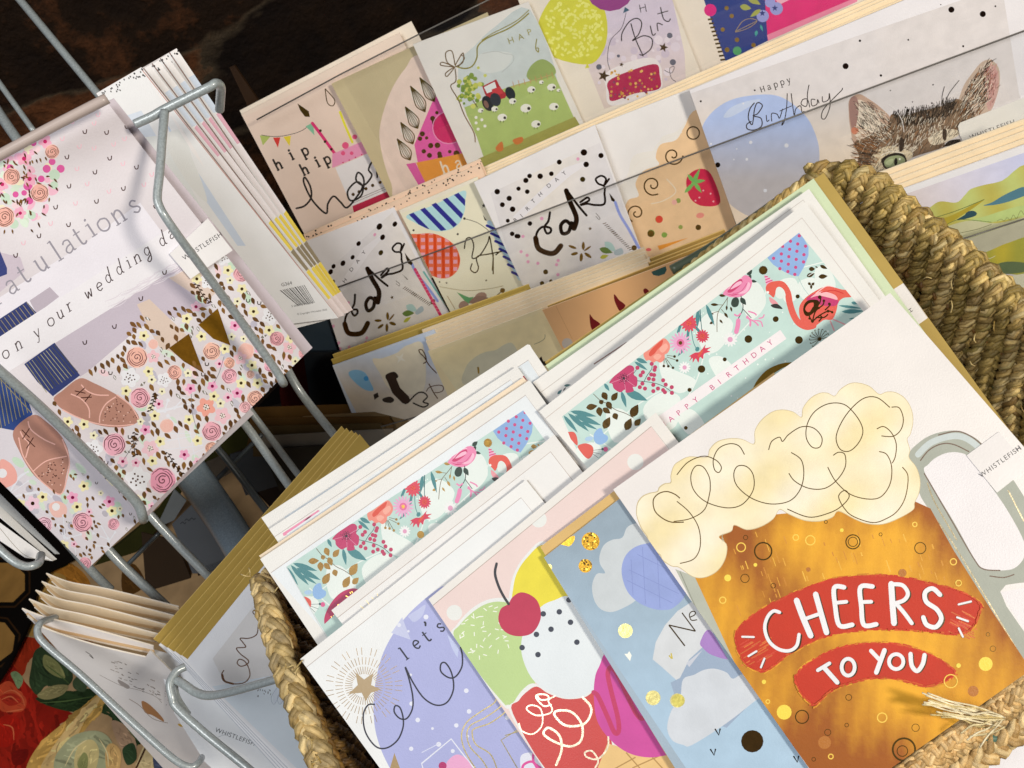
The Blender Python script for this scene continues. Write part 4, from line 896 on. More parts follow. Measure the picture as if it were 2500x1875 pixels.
for P in ('140,1130 190,1180','190,1120 145,1190','170,1190 225,1240','215,1180 170,1250'): s.line(P, 6, '6b3f34', 'f', smooth=False)
for i in range(60):
    x, y = rnd.uniform(230,420), rnd.uniform(1320,1500)
    if inside((x, y), pts('225,1410 300,1345 425,1312 410,1430 380,1525 290,1470')): s.disc(x, y, 4.5, rnd.choice(['f0c9bd','4a2a22','4a2a22']), 'p', 6)
s.fr('P8'); kk = []
for x, y, r_, c in ((795,495,92,'dda3b2'),(1095,512,54,'dda3b2'),(425,520,76,'dbb2c2'),(820,890,58,'dda3b2')): s.rose(x,y,r_,c,'5a2a3a'); kk.append((x,y,r_*1.1))
for x, y in ((810,145),(412,250),(743,345),(1080,383),(615,718),(195,320)): s.flower(x,y,55,5,'ebe3b4','4d341a',.3); kk.append((x,y,52))
for x, y in ((700,255),(1055,295)): s.flower(x,y,60,5,'e9a6c6','c2246a',.28); kk.append((x,y,50))
s.blob('470,330 560,290 640,340 630,430 520,440','e4b8b0'); s.disc(540,345,38,'eeeef2'); kk.append((550,360,80))
s.flower(315,312,75,5,'e5c4d4','4d341a',.25); kk.append((315,312,70))
for P in ('620,640 560,520','625,640 610,430','650,650 780,610','1045,650 960,500','1045,660 900,600','1050,680 1110,590','1045,730 930,720','740,850 720,720'): s.line(P, 26, 'd9dce6', taper=True)
scatter(s, '80,330 330,100 600,240 690,20 880,40 1330,480 850,930 330,480', 60, 3, kk, cols=None)
s.fr('S').poly('-420,1000 122,1312 158,1345 200,1385 206,1392 -420,1500','e7e6e6'); s.poly('124,1314 157,1346 150,1352 118,1320', 'd97a66')
s.done('left wedding card with brown shoe and blue trouser leg, corner hanging below the wire', 'greeting card')
# ---- envelope/back of wedding card (greyish pink edge)
s = Sheet('envelope', '-300,540 278,240 763,849 700,905 360,1262', PW.k(.012), 'b9afb6', .0012, 'e', 'c2b8bd')
pass
s.done('greyish pink envelope showing as a strip along the right side of the front wedding card', 'envelope')
# ---- front wedding card
s = Sheet('greeting_card', '-323,555 262,250 742,868 345,1262', PW, 'cfcad3', .0010, 'p', 'dcd6da')
def wash(u, v):
    return mixc('d3ced3', 'c4bcc1', .5+.5*math.sin(u*.011+v*.006)*math.cos(v*.013-u*.004))
s.grad('-323,555 262,250 742,868 345,1262', wash, 'p', 26)
s.fr('D')
s.poly('-400,560 -160,380 560,-80 900,-330 1100,-60 0,640 0,545','d9d5de','p')
s.poly('-100,330 160,110 130,20 0,-10 -140,200','b9adb9'); s.poly('-60,-160 45,90 45,130 -60,170','2c3670')
s.poly('190,300 320,212 380,275 235,385','aba1ad'); s.poly('-60,455 170,305 240,385 -60,570','2b3566','w')
for i in range(9): s.line([(-20+i*24,440-i*16),(40+i*24,520-i*16)], 4, 'c9b98a', 'f', smooth=False)
s.poly('-60,570 250,368 1080,-160 1290,110 1180,60 355,572 0,790','dcd9df')
s.poly('355,572 1180,62 1330,200 1360,330 1100,420 900,470 560,760 515,790','b5abb8'); s.poly('880,325 960,290 1240,560 1220,640 1060,650 1000,560','c7b4a8'); s.poly('1080,150 1250,70 1400,240 1330,300 1230,250','c9b6ac')
for i in range(34):
    x, y = rnd.uniform(640,1100), 0; y = 320-(x-700)*.55+rnd.uniform(-40,40); s.line([(x,y),(x+70,y-26),(x+110,y-60)], rnd.uniform(3,9), 'cdc6cf', taper=True)
s.poly('155,708 350,570 515,780 340,915 240,822','2a3568','w')
for i in range(11): s.line([(170+i*18,705-i*12),(300+i*20,890-i*13)], 4.5, rnd.choice(['d6cf9e','6b6a52','a39a66']), 'f', smooth=False)
RG = '330,980 520,790 640,720 790,640 850,440 940,400 1060,560 1180,760 1080,380 1100,320 1260,360 1230,200 1290,80 1400,-60 1480,-40 1985,650 1880,760 930,1680 600,1400'
base_wash(s, RG, 9, 170)
s.blob('345,930 400,880 510,800 600,828 750,905 850,985 895,1058 850,1100 740,1115 620,1097 480,1040 390,990', 'a6796b', 'w')
for P in ('522,840 560,880 620,905 700,908','640,1085 645,1030 680,965 745,918','400,1000 500,1050 620,1090 750,1105 860,1095','455,900 520,930 570,990 575,1055','890,1060 840,975 750,905'): s.line(P, 8, 'dfaea4')
for P in ('480,880 550,895','545,860 490,910','520,925 590,920','585,900 545,950'): s.line(P, 6, '5b2f26', 'f', smooth=False)
for i in range(90):
    x, y = rnd.uniform(640,880), rnd.uniform(920,1090)
    if inside((x, y), pts('655,1070 680,990 745,935 840,1000 880,1050 840,1080')): s.disc(x, y, 4.2, rnd.choice(['f0c9bd','4a2a22','5a3228']), 'p', 6)
s.poly('1085,605 1215,512 1312,768 1180,690','9a6c1e','f'); s.poly('1275,455 1400,350 1482,588 1370,545','a5761f','f')
kk = [(1200,620,90),(1390,470,90)]
for P in ('1000,990 1010,930','1060,1010 1080,940','1120,990 1180,930','1180,980 1230,930','1080,1040 1130,1100','1020,1010 1240,960','980,1030 1240,960'): s.line(P, 24, 'dcdde6', taper=True)
for P in ('1000,1160 1260,1150','1080,1200 1300,1160','1060,1260 1300,1230','1120,1330 1320,1250','1140,1150 1180,1350','1220,1140 1260,1350'): s.line(P, 12, 'd6d8e2', taper=True)
kk += [(1110,990,70),(1180,1240,110)]
for x, y, r_, c in ((880,665,65,'dfab9c'),(1122,762,45,'dba79a'),(1362,625,54,'e3b3a2'),(900,925,62,'d99fac'),(1475,785,48,'dba3b0'),(1362,1140,60,'d99fac'),(735,1225,70,'dba3b4'),(1045,1455,80,'d893aa'),(1640,930,50,'dfae9e'),(1575,985,36,'dbaab0'),(1610,775,25,'cfa59a'),(1475,700,34,'dba794'),(1780,545,45,'d39aa2'),(1550,130,48,'d79fa8'),(1735,720,36,'e0a6b8'),(1950,640,30,'d9a0a8'),(1360,1250,40,'dba894')): s.rose(x,y,r_,c,'5a2f36' if r_ > 30 else '6a463a'); kk.append((x,y,r_*1.15))
for x, y, r_ in ((1582,625,50),(1073,1105,42),(985,580,30)): s.rose(x,y,r_,'e4b3a8','edc4ba'); kk.append((x,y,r_*1.15))
for x, y, r_ in ((835,795,66),(1055,810,50),(885,1450,88),(600,1255,64),(1340,175,55),(1740,400,60),(1435,20,55)):
    s.flower(x,y,r_,5,'e9e9ef',None,rot=x,depth=.28); s.discs([(x+14*math.cos(i*2.4)*math.sqrt(i)*r_/80, y+14*math.sin(i*2.4)*math.sqrt(i)*r_/80) for i in range(10)], r_*.075, '4a3020'); kk.append((x,y,r_))
for x, y, r_, c in ((965,1250,58,'e6bfca'),(1325,985,64,'e79f90'),(1430,1040,56,'e6bcc6'),(985,660,44,'e8bcc4'),(1545,670,44,'e6bac2'),(1860,600,46,'e6bac4'),(1150,430,1,'e6bac4')): s.flower(x,y,r_,5,c,'efe6e0',.3,rot=y,dots='4a3020'); kk.append((x,y,r_))
for x, y in ((810,880),(995,1040),(1030,1205),(980,1330),(1200,415),(925,525),(955,755),(1295,530),(1445,610),(1620,715),(1465,105),(1555,225),(1630,370),(1870,540),(1270,1200),(1215,1065),(1375,915),(1550,830),(1655,830),(435,1078),(1730,490),(1265,160),(540,1495-400)): s.flower(x,y,36,5,'ece4b6','4d341a',.28,rot=x*.1); kk.append((x,y,34))
for x, y in ((1225,865),(1365,850),(1510,460),(935,1130),(1185,1290),(1525,895),(1670,610)): s.flower(x,y,36,5,'e9a6c6','bf246a',.3,rot=y*.1); kk.append((x,y,32))
kk += [(620,950,190),(800,1040,90),(450,930,90)]
scatter(s, RG, 380, 12, kk)
for P in ('1000,900 985,950 965,1010','870,1150 860,1220 870,1300','1080,1280 1120,1350 1175,1420','1265,195 1300,260 1350,315'):
    s.line(P, 5, '4d341a', 'f'); q = catmull(pts(P), False, 5)
    for i, (x, y) in enumerate(q): s.oleaf(x+(12 if i % 2 else -12), y, 22, 11, 20 if i % 2 else 160, '4d341a', 'f')
for P in ('1230,900 1235,1010 1262,1120','1440,660 1410,760 1375,830','790,1330 850,1240 910,1160'): s.line(P, 3.5, '77737a')
# script line and grey capitals
for ch, x, y in (('r',6,738),('a',40,712),('t',72,686),('u',112,658),('l',152,632),('a',178,613),('t',208,594),('i',234,573),('o',262,562),('n',300,541),('s',340,516)): s.fr('S').glyph(ch, x, y, 64, -33, 4.6, '8a8691')
for ch, x, y in (('o',18,874),('n',50,852),('y',96,822),('o',128,795),('u',152,776),('r',176,757),('w',222,726),('e',248,708),('d',270,688),('d',297,668),('i',320,652),('n',340,640),('g',364,622),('d',402,598),('a',424,580)): s.glyph(ch, x, y, 38, -33, 2.8, '3b2a2c', 'p', .2)
s.fr('A')
for x, y in pts('545,845 685,850 430,1008 705,1015 610,1105 877,1073 443,1195 793,1210 620,1293 357,1330 440,1443 250,1515 815,812 1000,1325 100,1640'): s.line([(x-13,y-6),(x-6,y+12),(x+9,y+10),(x+12,y-14)], 6.5, '4b2c28', 'f')
for x, y in pts('400,890 605,790 630,735 510,940 605,950 495,1083 790,1050 560,1180 700,1228 925,1185 485,1305 325,1435 150,1560 730,925 800,890 975,1120 465,780'): s.line([(x-13,y-6),(x-6,y+12),(x+9,y+10),(x+12,y-14)], 6, 'd9aebb')
s.fr('D')
for x, y in pts('545,567 735,465 905,285 1057,117'): s.line([(x-13,y-6),(x-6,y+12),(x+9,y+10),(x+12,y-14)], 6.5, '4b2c28', 'f')
s.fr('A')
CS = ['e3b0c4','d8a5bd','e6c9cf','c8d5c6','e9dfc0','bfcdbb']
for i in range(70):
    a = rnd.uniform(0,6.28); q = math.sqrt(rnd.random()); x, y = 110+q*250*math.cos(a), 1190+q*270*math.sin(a)
    if y-940 > -x*.62+150 - 200: s.ell(x, y, rnd.uniform(18,40), rnd.uniform(14,26), rnd.uniform(0,180), rnd.choice(CS), 'p', 12)
for x, y, r_ in ((300,1085,26),(390,1085,26),(265,1150,22),(190,1290,24),(180,1195,30),(65,1080,24),(100,1250,20),(15,1190,30),(335,1040,22),(215,920,20),(155,1240,18)): s.disc(x,y,r_,'c94f92')
for x, y, r_ in ((350,1125,36),(348,1190,26),(205,1385,26),(35,1270,30),(90,1440,30)): s.disc(x,y,r_,'b3c7b4')
for x, y, r_ in ((155,1020,50),(190,1150,50),(290,910,45),(15,1185,44),(130,1370,40)): s.flower(x,y,r_,5,'e6a6bd','c22a66',.28,rot=x)
for x, y, r_ in ((75,1135,52),(255,1240,56),(30,1395,62),(335,975,44)): s.rose(x,y,r_,'dda69a','5f3428')
for i in range(80):
    a = rnd.uniform(0,6.28); q = rnd.uniform(.3,1.08); x, y = 100+q*250*math.cos(a), 1210+q*280*math.sin(a)
    if all(math.hypot(x-c[0], y-c[1]) > c[2] for c in ((75,1135,55),(255,1240,58),(30,1395,64),(335,975,46))): s.oleaf(x, y, rnd.uniform(26,44), 12, rnd.gauss(60,30), rnd.choice(LC), 'f')
wc = s.done('large on your wedding day card with blush flowers, brown shoe and gold bunting', 'greeting card')
def band(P, txt, x, y, parent):
    b = Sheet('paper_band', P, PW.k(-.004), 'dcd9da', .0002, 'g'); b.fr('D').sans(txt, x, y, 44, -33, '26242a', track=1.15); b.done('white paper band wrapping the wedding card', None, None, parent)
band([(414,620),(507,533),(568,611),(465,681)], 'WHISTLEFISH', 1185, 42, wc)
# ---- stack of barcode-backed cards
PK = PL((235,228,.47),(344,165,.48),(828,776,.60))
KN = 5
tops = [((235,228),(345,164),(828,776),(640,800)),((350,170),(366,158),(841,770),(800,790)),((372,158),(386,147),(851,763),(812,780)),((390,148),(406,134),(856,760),(824,775)),((405,136),(431,118),(862,757),(832,772))]
lab = ['front card of the upright stack at the rack, its white back printed with a barcode','second card in the upright barcode stack, edge with pink and yellow bands','third card in the upright barcode stack, counted from the barcode','fourth card in the upright barcode stack, counted from the barcode','rearmost and tallest card of the upright barcode stack with dotted top']
def lerp(a, b, t): return (a[0]+(b[0]-a[0])*t, a[1]+(b[1]-a[1])*t)
for i in range(4, -1, -1):
    tl, tr, brr, bl = tops[i]
    tl2 = (tr[0]-110, tr[1]+63) if i else tl; bl2 = (brr[0]-150, brr[1]+40) if i else bl
    s = Sheet('greeting_card', [tl2, tr, brr, bl2], PK.k(.014*i), 'edeef2', .0012, 'p', 'c9a6a0')
    if i:
        w_ = [0,16,15,15,19][i]
        for t0, t1, c in ((.0,.10,'ece9ea'),(.10,.24,'c3cfe0'),(.24,.36,'cf9fb0'),(.36,.62,'e8e2e6'),(.62,.735,'e6cf52'),(.735,.815,'857a62'),(.815,.93,'e6cf52'),(.93,1,'ecdfe0')):
            a, b = lerp(tr, brr, t0), lerp(tr, brr, t1)
            f_ = .35 if c == 'cf9fb0' else (.32 if c in ('e6cf52','857a62') else .7)
            s.poly([a, b, (b[0]-w_*f_, b[1]+5), (a[0]-w_*f_, a[1]+8)], c)
        s.line([lerp((tr[0]-w_,tr[1]+8), (brr[0]-w_,brr[1]+5), 0), lerp((tr[0]-w_,tr[1]+8), (brr[0]-w_,brr[1]+5), 1)], 3.0, '7d6661', smooth=False)  # dark stroke paints the shadow gap between neighbouring cards
    else:
        s.poly('254,300 345,270 540,600 640,760 560,700','cbd4e2','w'); s.poly('300,340 400,330 560,640 520,660','cfd3d6'); s.poly('400,290 470,400 600,600 580,600 460,430','c2cee2'); s.fr('A').blob('1080,860 1160,830 1200,870 1230,1000 1290,1150 1330,1300 1210,1180 1080,960','d0d2d3'); s.fr('S')
        s.poly('345,164 350,172 480,370 500,410 470,372','e9e6e8'); s.line('345,168 828,776', 2.4, 'b58d86', smooth=False)
        s.fr('Q4')
        x = 0
        while x < 235:
            w_ = rnd.choice([6,6,9,14]); t = x/235
            a = (485+235*t, 903-52*t); b = (662+160*t, 1052-30*t)
            a2 = (a[0]+w_, a[1]); b2 = (b[0]+w_*.8, b[1]); s.poly([a,a2,b2,b], '17181b'); x += w_+rnd.choice([6,8,12])
        s.sans('G364', 502, 868, 48, -12, '2e2f33'); s.sans('5 060912 945216', 600, 1068, 30, -10, '4a4a4e'); s.sans('\u00a9 Copyright Whistlefish 2025', 655, 1142, 24, -9, '3a3a3e')
        s.fr('S')
    for j in range(34 if i == 0 else 9):
        f = rnd.random(); g_ = rnd.uniform(0,1)**1.4*22
        a = lerp(tl2, tr, f if i == 0 else 1-f*.25); s.ell(a[0]+g_*.45+3, a[1]+g_*.8+3, 2.5, 1.6, 60, '1f1d22')
    s.done(lab[i], 'greeting card')
GAIN[0] = 1.1
# ---- lower pocket: curved cream envelopes
def crescent(i, x0, y0, x1, y1, col, label, d):
    pl = PL((x0,y0,d),(x1,y1,d+.02),(x0+160,y0+330,d+.10))
    P = catmull([(x0,y0),(x0+60,y0+22),((x0+x1)/2-10,(y0*.5+y1*.5)+ -2),(x1,y1)], False, 6)
    Q = catmull([(x1+2,y1+20),((x0+x1)/2,(y0+y1)/2+30),(x0+80,y0+56),(x0+24,y0+26)], False, 6)
    s = Sheet('envelope', P+Q, pl, col, .0010, 'e', 'f3e8da')
    lo = catmull([(x0+14,y0+18),(x0+60,y0+50),((x0+x1)/2,(y0+y1)/2+29),(x1,y1+18)], False, 6)
    s.line(lo, 3, 'f6ecde', 'e', smooth=False); s.line([(a, b-6) for a, b in lo], 7, 'd3b48c', 'e', smooth=False)
    s.done(label, 'envelope')
for i, (a, b, c_, d_) in enumerate(((112,1401,436,1482),(101,1421,424,1504),(86,1442,404,1526),(70,1464,388,1550),(53,1487,374,1578))):
    crescent(i, a, b, c_, d_, ['e8d4b6','ead6b8','e9d5b6','ecdcc2','e6e0de'][i], ['topmost cream envelope of the curved fan in the lower rack pocket','second cream envelope from the top of the curved fan','middle cream envelope of the curved fan','fourth cream envelope from the top of the curved fan','lowest envelope of the fan, paler, right above the white sketch card'][i], .555-.012*i)
s = Sheet('greeting_card', catmull([(66,1503),(110,1535),(230,1575),(355,1605)], False, 6)+[(366,1588),(470,1690),(700,1900),(420,1900)], PL((66,1503,.505),(365,1600,.52),(640,1890,.60)), 'dcd8d8', .0010, 'p', 'efe6da')
s.fr('G')
for i in range(46):
    x = 700+rnd.uniform(0,330); y = 970+(x-700)*.62+rnd.uniform(-50,70); s.line([(x,y),(x+rnd.uniform(10,26),y+rnd.uniform(4,12))], rnd.uniform(2,6), rnd.choice(['5f5a58','8b807a','a59a94']), smooth=False)
s.line('550,910 580,930 600,955 575,935', 4, '55504e'); s.blob('910,1230 960,1250 1040,1330 1050,1360 980,1320 930,1300','a5764e','w'); s.blob('760,1090 830,1130 820,1150 770,1120','9a9290'); s.line('830,1215 900,1260 980,1340 1080,1370', 4, '9a8a80'); s.oleaf(1160,1385,40,16,30,'c9a24a'); s.line('640,1060 780,1130 900,1160 1000,1200 1040,1240', 3, 'a09894')
for i in range(60):
    x = 1180+rnd.uniform(0,300); y = 1340+(x-1180)*.85+rnd.uniform(-60,60); s.line([(x,y),(x+rnd.uniform(-20,30),y+rnd.uniform(-8,14))], 3, rnd.choice(['8d8580','a59c98']))
for i in range(30): s.disc(1060+rnd.uniform(0,120),1080+rnd.uniform(0,200),3,'8d8580','p',5)
s.done('white card with a faint ink and gold sketch in the lower rack pocket', 'greeting card')
# ---- kraft envelope fan and Con... card
kb = [((374,1560),(834,1040)),((392,1570),(846,1045)),((409,1580),(858,1050)),((426,1589),(868,1055)),((443,1599),(878,1060))]
kl = ['outermost left kraft envelope of the fan behind the script card','second kraft envelope from the left in the fan','middle kraft envelope of the fan','fourth kraft envelope from the left in the fan','rightmost kraft envelope of the fan, touching the script card']
PC = PL((374,1560,.515),(836,1040,.56),(510,1675,.52))
for i, (a, b) in enumerate(kb):
    s = Sheet('envelope', [a, b, (b[0]+190, b[1]+230), (a[0]+330, a[1]+230)], PC.k(-.009+.005*(2*(4-i)+1)), 'a88c45', .0012, 'e', 'c9ac60')
    s.line([lerp(a, b, 0), lerp(a, b, 1)], 3.2, 'c8ab62', 'e', smooth=False)
    s.done(kl[i], 'envelope')
for i in range(4, 0, -1):
    qx, qy = kb[4-i][0][0]+14, kb[4-i][0][1]+14
    s = Sheet('greeting_card', [(qx,qy),(kb[5-i][1][0]-20,kb[5-i][1][1]+60),(1100,1600),(1100,1980),(765-13*i,1930-3*i),(509-12*i,1672-8*i)], PC.k(-.009+.010*i), 'e6e6ea', .0010, 'p', 'f2f2f4')
    s.line([(qx,qy),(509-12*i,1672-8*i),(765-13*i,1930-3*i)], 2, 'b4b9c2', smooth=False)
    s.done(['','card just behind the front script card, only its white edge showing','third white card edge counted back from the front script card','fourth white card edge counted back from the front script card','rearmost white card edge of the script card stack in the lower pocket'][i], 'greeting card')
s = Sheet('greeting_card', '456,1612 840,1140 1140,1500 1100,1980 768,1932 509,1672', PC.k(-.009), 'dcdde2', .0010, 'p', 'f2f2f4')
s.poly('519,1608 650,1440 900,1700 820,1900 560,1690', 'd0cecf'); s.poly('518,1676 660,1650 760,1740 900,1950 780,1930','ccd6e0')
s.fr('G'); s.line('1440,1030 1425,1060 1440,1100 1500,1118 1570,1110 1605,1070 1600,1020 1575,975 1540,960 1525,985 1550,1005 1590,990 1595,965 1545,925 1520,890 1550,885 1580,880 1560,850 1545,825 1600,825 1650,800 1660,740', 7, '5d4230', 'f', n=8)
s.line('1430,1060 1445,1100 1500,1118', 12, '5d4230', 'f'); s.line('1640,640 1625,655 1640,672 1655,645 1690,650', 6, '5d4230', 'f')
for i in range(22): s.oleaf(1650+rnd.uniform(0,90),1140+rnd.uniform(-20,60),14,5,rnd.uniform(60,120),'4a4a4c')
for x in (1770,1810): s.leaf(x+30,1120,x-10,1250,50,'c6cfdc'); s.line([(x+30,1120),(x+20,1200),(x-10,1250),(x-25,1200),(x+30,1120)], 3, '9aa6b8')

s.done('front white script card reading Con... in brown foil, behind the bent wire', 'greeting card')
s = Sheet('greeting_card', '376,1586 446,1606 530,1700 790,1960 790,1990 640,1990 500,1860 425,1740', PL((376,1586,.535),(790,1990,.55),(425,1740,.535)), 'd8dade', .0009)
s.fr('G').line('1190,1330 1340,1480 1490,1430', 3, '9aa0a6', smooth=False); s.poly('1320,1400 1600,1600 1640,1690 1300,1440','dfe0e2'); s.sans('WHISTLEFISH', 1380, 1425, 42, 20, '3a3f46', track=1.1)
s.done('white card with a WHISTLEFISH paper band between the sketch card and the script card', 'greeting card')
# ================================================================== wire work
GAIN[0] = 1.0
rack = bpy.data.objects.new('wire_card_rack', None); sc.collection.objects.link(rack); rack.location = P3(300,900,.6)
tag(rack, 'grey blue powder coated wire rack holding wedding cards, with a pale plastic top strip', 'card rack')
def wire(P, r, name='wire', col='9aa2a4', mat='m'):
    # pixel width r -> metres at the given depth
    q = smooth3([P3(*p) for p in P], 7); ra = []
    ds = []
    for i in range(len(P)-1):
        for j in range(7): ds.append(P[i][2]+(P[i+1][2]-P[i][2])*j/7)
    ds.append(P[-1][2])
    T = Tubes(); T.tube(q, [r/2*d/F for d in ds], col, 14); T.build(name, mat, rack)
wire([(-42,-110,.60),(49,0,.585),(146,117,.57),(260,255,.56)], 19, 'upright_wire')
wire([(-60,120,.60),(0,205,.59),(84,322,.58)], 14, 'upright_wire')
wire([(-70,170,.60),(0,280,.585),(50,352,.575)], 24, 'upright_wire')
wire([(-60,412,.398),(0,378,.402),(130,308,.408),(262,240,.414)], 25, 'top_strip', 'b3a49e', 'g')
wire([(330,303,.43),(372,284,.43),(400,268,.43),(460,238,.43),(512,212,.43),(528,203,.432),(539,212,.438),(538,240,.45),(536,268,.46)], 22, 'loop_wire')
wire([(402,272,.428),(396,340,.422),(390,420,.418),(384,480,.416),(390,505,.416),(404,530,.417),(440,582,.425),(520,690,.45),(600,800,.477),(672,902,.497),(690,932,.503),(692,936,.52)], 21, 'front_wire')
wire([(-120,800,.40),(0,905,.42),(120,1013,.445),(240,1132,.475),(330,1222,.498),(348,1262,.507),(350,1268,.53)], 24, 'front_wire')
wire([(690,880,.62),(735,960,.62),(816,1062,.64),(850,1105,.65)], 21, 'rear_wire')
wire([(590,975,.62),(650,1055,.63),(735,1168,.65)], 17, 'rear_wire')
wire([(570,1000,.56),(620,1065,.57),(712,1195,.585),(750,1250,.59)], 21, 'rear_wire')
wire([(500,1060,.63),(560,1130,.64),(690,1300,.66)], 18, 'rear_wire', '4a5358')
wire([(330,1215,.545),(395,1289,.55),(505,1403,.56),(560,1460,.57)], 21, 'rear_wire')
wire([(215,1285,.575),(290,1370,.58),(375,1451,.59),(430,1503,.60)], 22, 'rear_wire')
wire([(100,1252,.585),(165,1326,.59),(225,1395,.60),(270,1440,.61)], 21, 'rear_wire')
wire([(640,1060,.66),(560,1140,.66),(500,1200,.66)], 12, 'cross_wire', '4a5358')
wire([(390,1300,.62),(310,1380,.62)], 11, 'cross_wire', '4a5358')
wire([(430,1100,.60),(470,1160,.61),(540,1260,.63),(590,1340,.64)], 82, 'centre_post', '7c8d9c')
wire([(-140,1190,.49),(-40,1300,.49),(20,1360,.49),(60,1382,.492),(92,1376,.497),(100,1355,.51)], 20, 'loop_wire')
wire([(135,1508,.52),(100,1520,.50),(92,1545,.495),(112,1575,.493),(200,1650,.49),(330,1770,.487),(420,1850,.485),(462,1872,.486),(485,1862,.49),(492,1850,.50)], 17, 'pocket_wire')
wire([(452,1628,.475),(430,1640,.472),(415,1668,.468),(420,1700,.466),(432,1728,.465),(500,1790,.46),(610,1880,.455),(660,1930,.45)], 20, 'pocket_wire')
wire([(418,1655,.474),(445,1668,.468),(478,1690,.464),(510,1698,.46),(560,1690,.455),(640,1668,.45),(700,1650,.447)], 21, 'pocket_wire')
wire([(425,1652,.478),(432,1700,.474),(460,1745,.47)], 15, 'pocket_wire')
GAIN[0] = 1.18
# ================================================================== clear acrylic tiered rack
P2 = PL((740,560,.66),(2480,0,.54),(1284,709,.69))
P1, P0 = P2.k(.13), P2.k(-.10)
acr = bpy.data.materials.new('clear_acrylic'); acr.use_nodes = True
t = acr.node_tree; out = t.nodes['Material Output']; t.nodes.remove(t.nodes['Principled BSDF'])
tr = t.nodes.new('ShaderNodeBsdfTransparent'); tr.inputs[0].default_value = (.99,.993,.995,1); gl = t.nodes.new('ShaderNodeBsdfGlossy'); gl.inputs['Roughness'].default_value = .04
lw = t.nodes.new('ShaderNodeFresnel'); lw.inputs[0].default_value = 1.22; mx = t.nodes.new('ShaderNodeMixShader')
mx.inputs[0].default_value = .035; t.links.new(tr.outputs[0], mx.inputs[1]); t.links.new(gl.outputs[0], mx.inputs[2]); t.links.new(mx.outputs[0], out.inputs[0])
MATS['acr'] = acr
MATS['ae'] = nmat('acrylic_edge', .3, 0, 0, 100, .05, 30, False, (.12,.11,.10))
arack = bpy.data.objects.new('acrylic_card_rack', None); sc.collection.objects.link(arack); arack.location = P3(1500,700,.7)
tag(arack, 'clear acrylic tiered display rack with dark side frame holding three rows of birthday cards', 'card rack')
def panel(P, pl, edge):
    s = Sheet('clear_panel', P, pl, 'ffffff', .0006, 'acr'); s.done(parent=arack)
    T = Tubes(); q = [pl.at(*p) for p in edge]; T.tube(q, .0006, '777777', 6); T.build('panel_edge', 'ae', arack, smooth=True)
panel('823,702 2520,68 2560,420 950,1060', P2.k(-.018), [(823,702),(1120,594),(1670,384),(2520,68)])
panel('830,182 1260,-34 2100,-400 2300,-100 1000,480', P1.k(-.02), [(627,292),(830,182),(1020,85),(1260,-34)])
panel('930,1040 1290,945 2345,585 2560,515 2700,900 1100,1400', P0.k(-.03), [(930,1042),(1170,975),(1290,940)])
panel('2200,650 2345,585 2560,515 2700,900 2300,1000', P0.k(-.032), [(2200,640),(2345,585),(2560,515)])
for nm, P, pl, col in (('side_frame','700,760 870,720 960,880 820,905 740,870',P2.k(.01),'2b3640'),('side_frame','740,860 830,860 925,1060 860,1130 760,1000',P0.k(.09),'10151a'),('side_frame','2478,-20 2700,-20 2700,420 2520,300 2492,80',P2.k(.012),'59635f'),
                       ('side_frame','560,165 572,160 640,260 740,420 700,460',P1.k(.03),'2c1d11'),('shade_sheet','690,930 1000,1010 1080,1120 900,1500 560,1500 480,1150',P0.k(.30),'0d0a09')):  # last entry: near-black sheet added to stand for shade under the racks
    s = Sheet(nm, P, pl, col, .003, 's'); s.done(parent=arack)
def fur(s, P, n, cols, L_=(8,20), w_=2.2, ang=None, seed=1, center=None):
    r = random.Random(seed); reg = pts(P); xs = [p[0] for p in reg]; ys = [p[1] for p in reg]; k = 0
    while k < n:
        x, y = r.uniform(min(xs), max(xs)), r.uniform(min(ys), max(ys))
        if not inside((x, y), reg): continue
        k += 1; a = math.atan2(y-center[1], x-center[0])+r.gauss(0,.3) if center else R_(ang+r.gauss(0,14)); l = r.uniform(*L_)
        s.line([(x,y),(x+l*math.cos(a),y+l*math.sin(a))], w_, r.choice(cols), smooth=False, taper=True)
# ---------------- row 1 (back)
s = Sheet('envelope', '585,270 1004,52 1150,330 760,600', P1.k(.012), 'e9ddce', .0010, 'e', 'f0e0c8')
s.done('cream envelope standing behind the hip hip hooray card', 'envelope')
s = Sheet('greeting_card', '589,279 975,80 1130,420 745,575', P1.k(.004), 'e2cfc0', .0010)
s.fr('A'); s.poly('1566,752 2560,288 2900,1100 1950,1520','e6cfc0','p')
s.line('1680,868 1760,878 1850,868 1940,840 2005,790', 4, '4f4a44'); 
for P, c in (('1670,870 1738,878 1690,935','aab765'),('1755,885 1802,883 1787,950','cf3b34'),('1822,880 1870,872 1862,940','e0c93c'),('1965,812 2012,788 2022,870','7fb898')): s.poly(P, c)
s.poly('1912,665 1985,715 1992,752 1960,750 1930,710','6b5527','f'); s.line('2090,570 2150,640 2140,680 2105,660 2090,570', 6, '6b5527','f')
s.line('2008,792 2060,860 2165,1005', 20, 'd23570', smooth=False); s.discs('2060,840,9 2090,910,9 2130,960,9', 8, '5a4a30','f')
for ch, x, y in (('h',1805,1085),('i',1890,1022),('p',1975,995),('h',1975,1118),('i',2058,1068),('p',2118,1050)): s.glyph(ch, x, y, 92, -27, 13, '2c2622')
s.fr('B'); s.poly('-50,990 165,900 175,985 -50,1080','e396b8'); s.poly('-30,1078 178,988 330,1240 80,1340','ece8ea','p'); s.discs('20,1045,5 60,1030,5 100,1012,5 140,995,5', 5, 'c22a66')
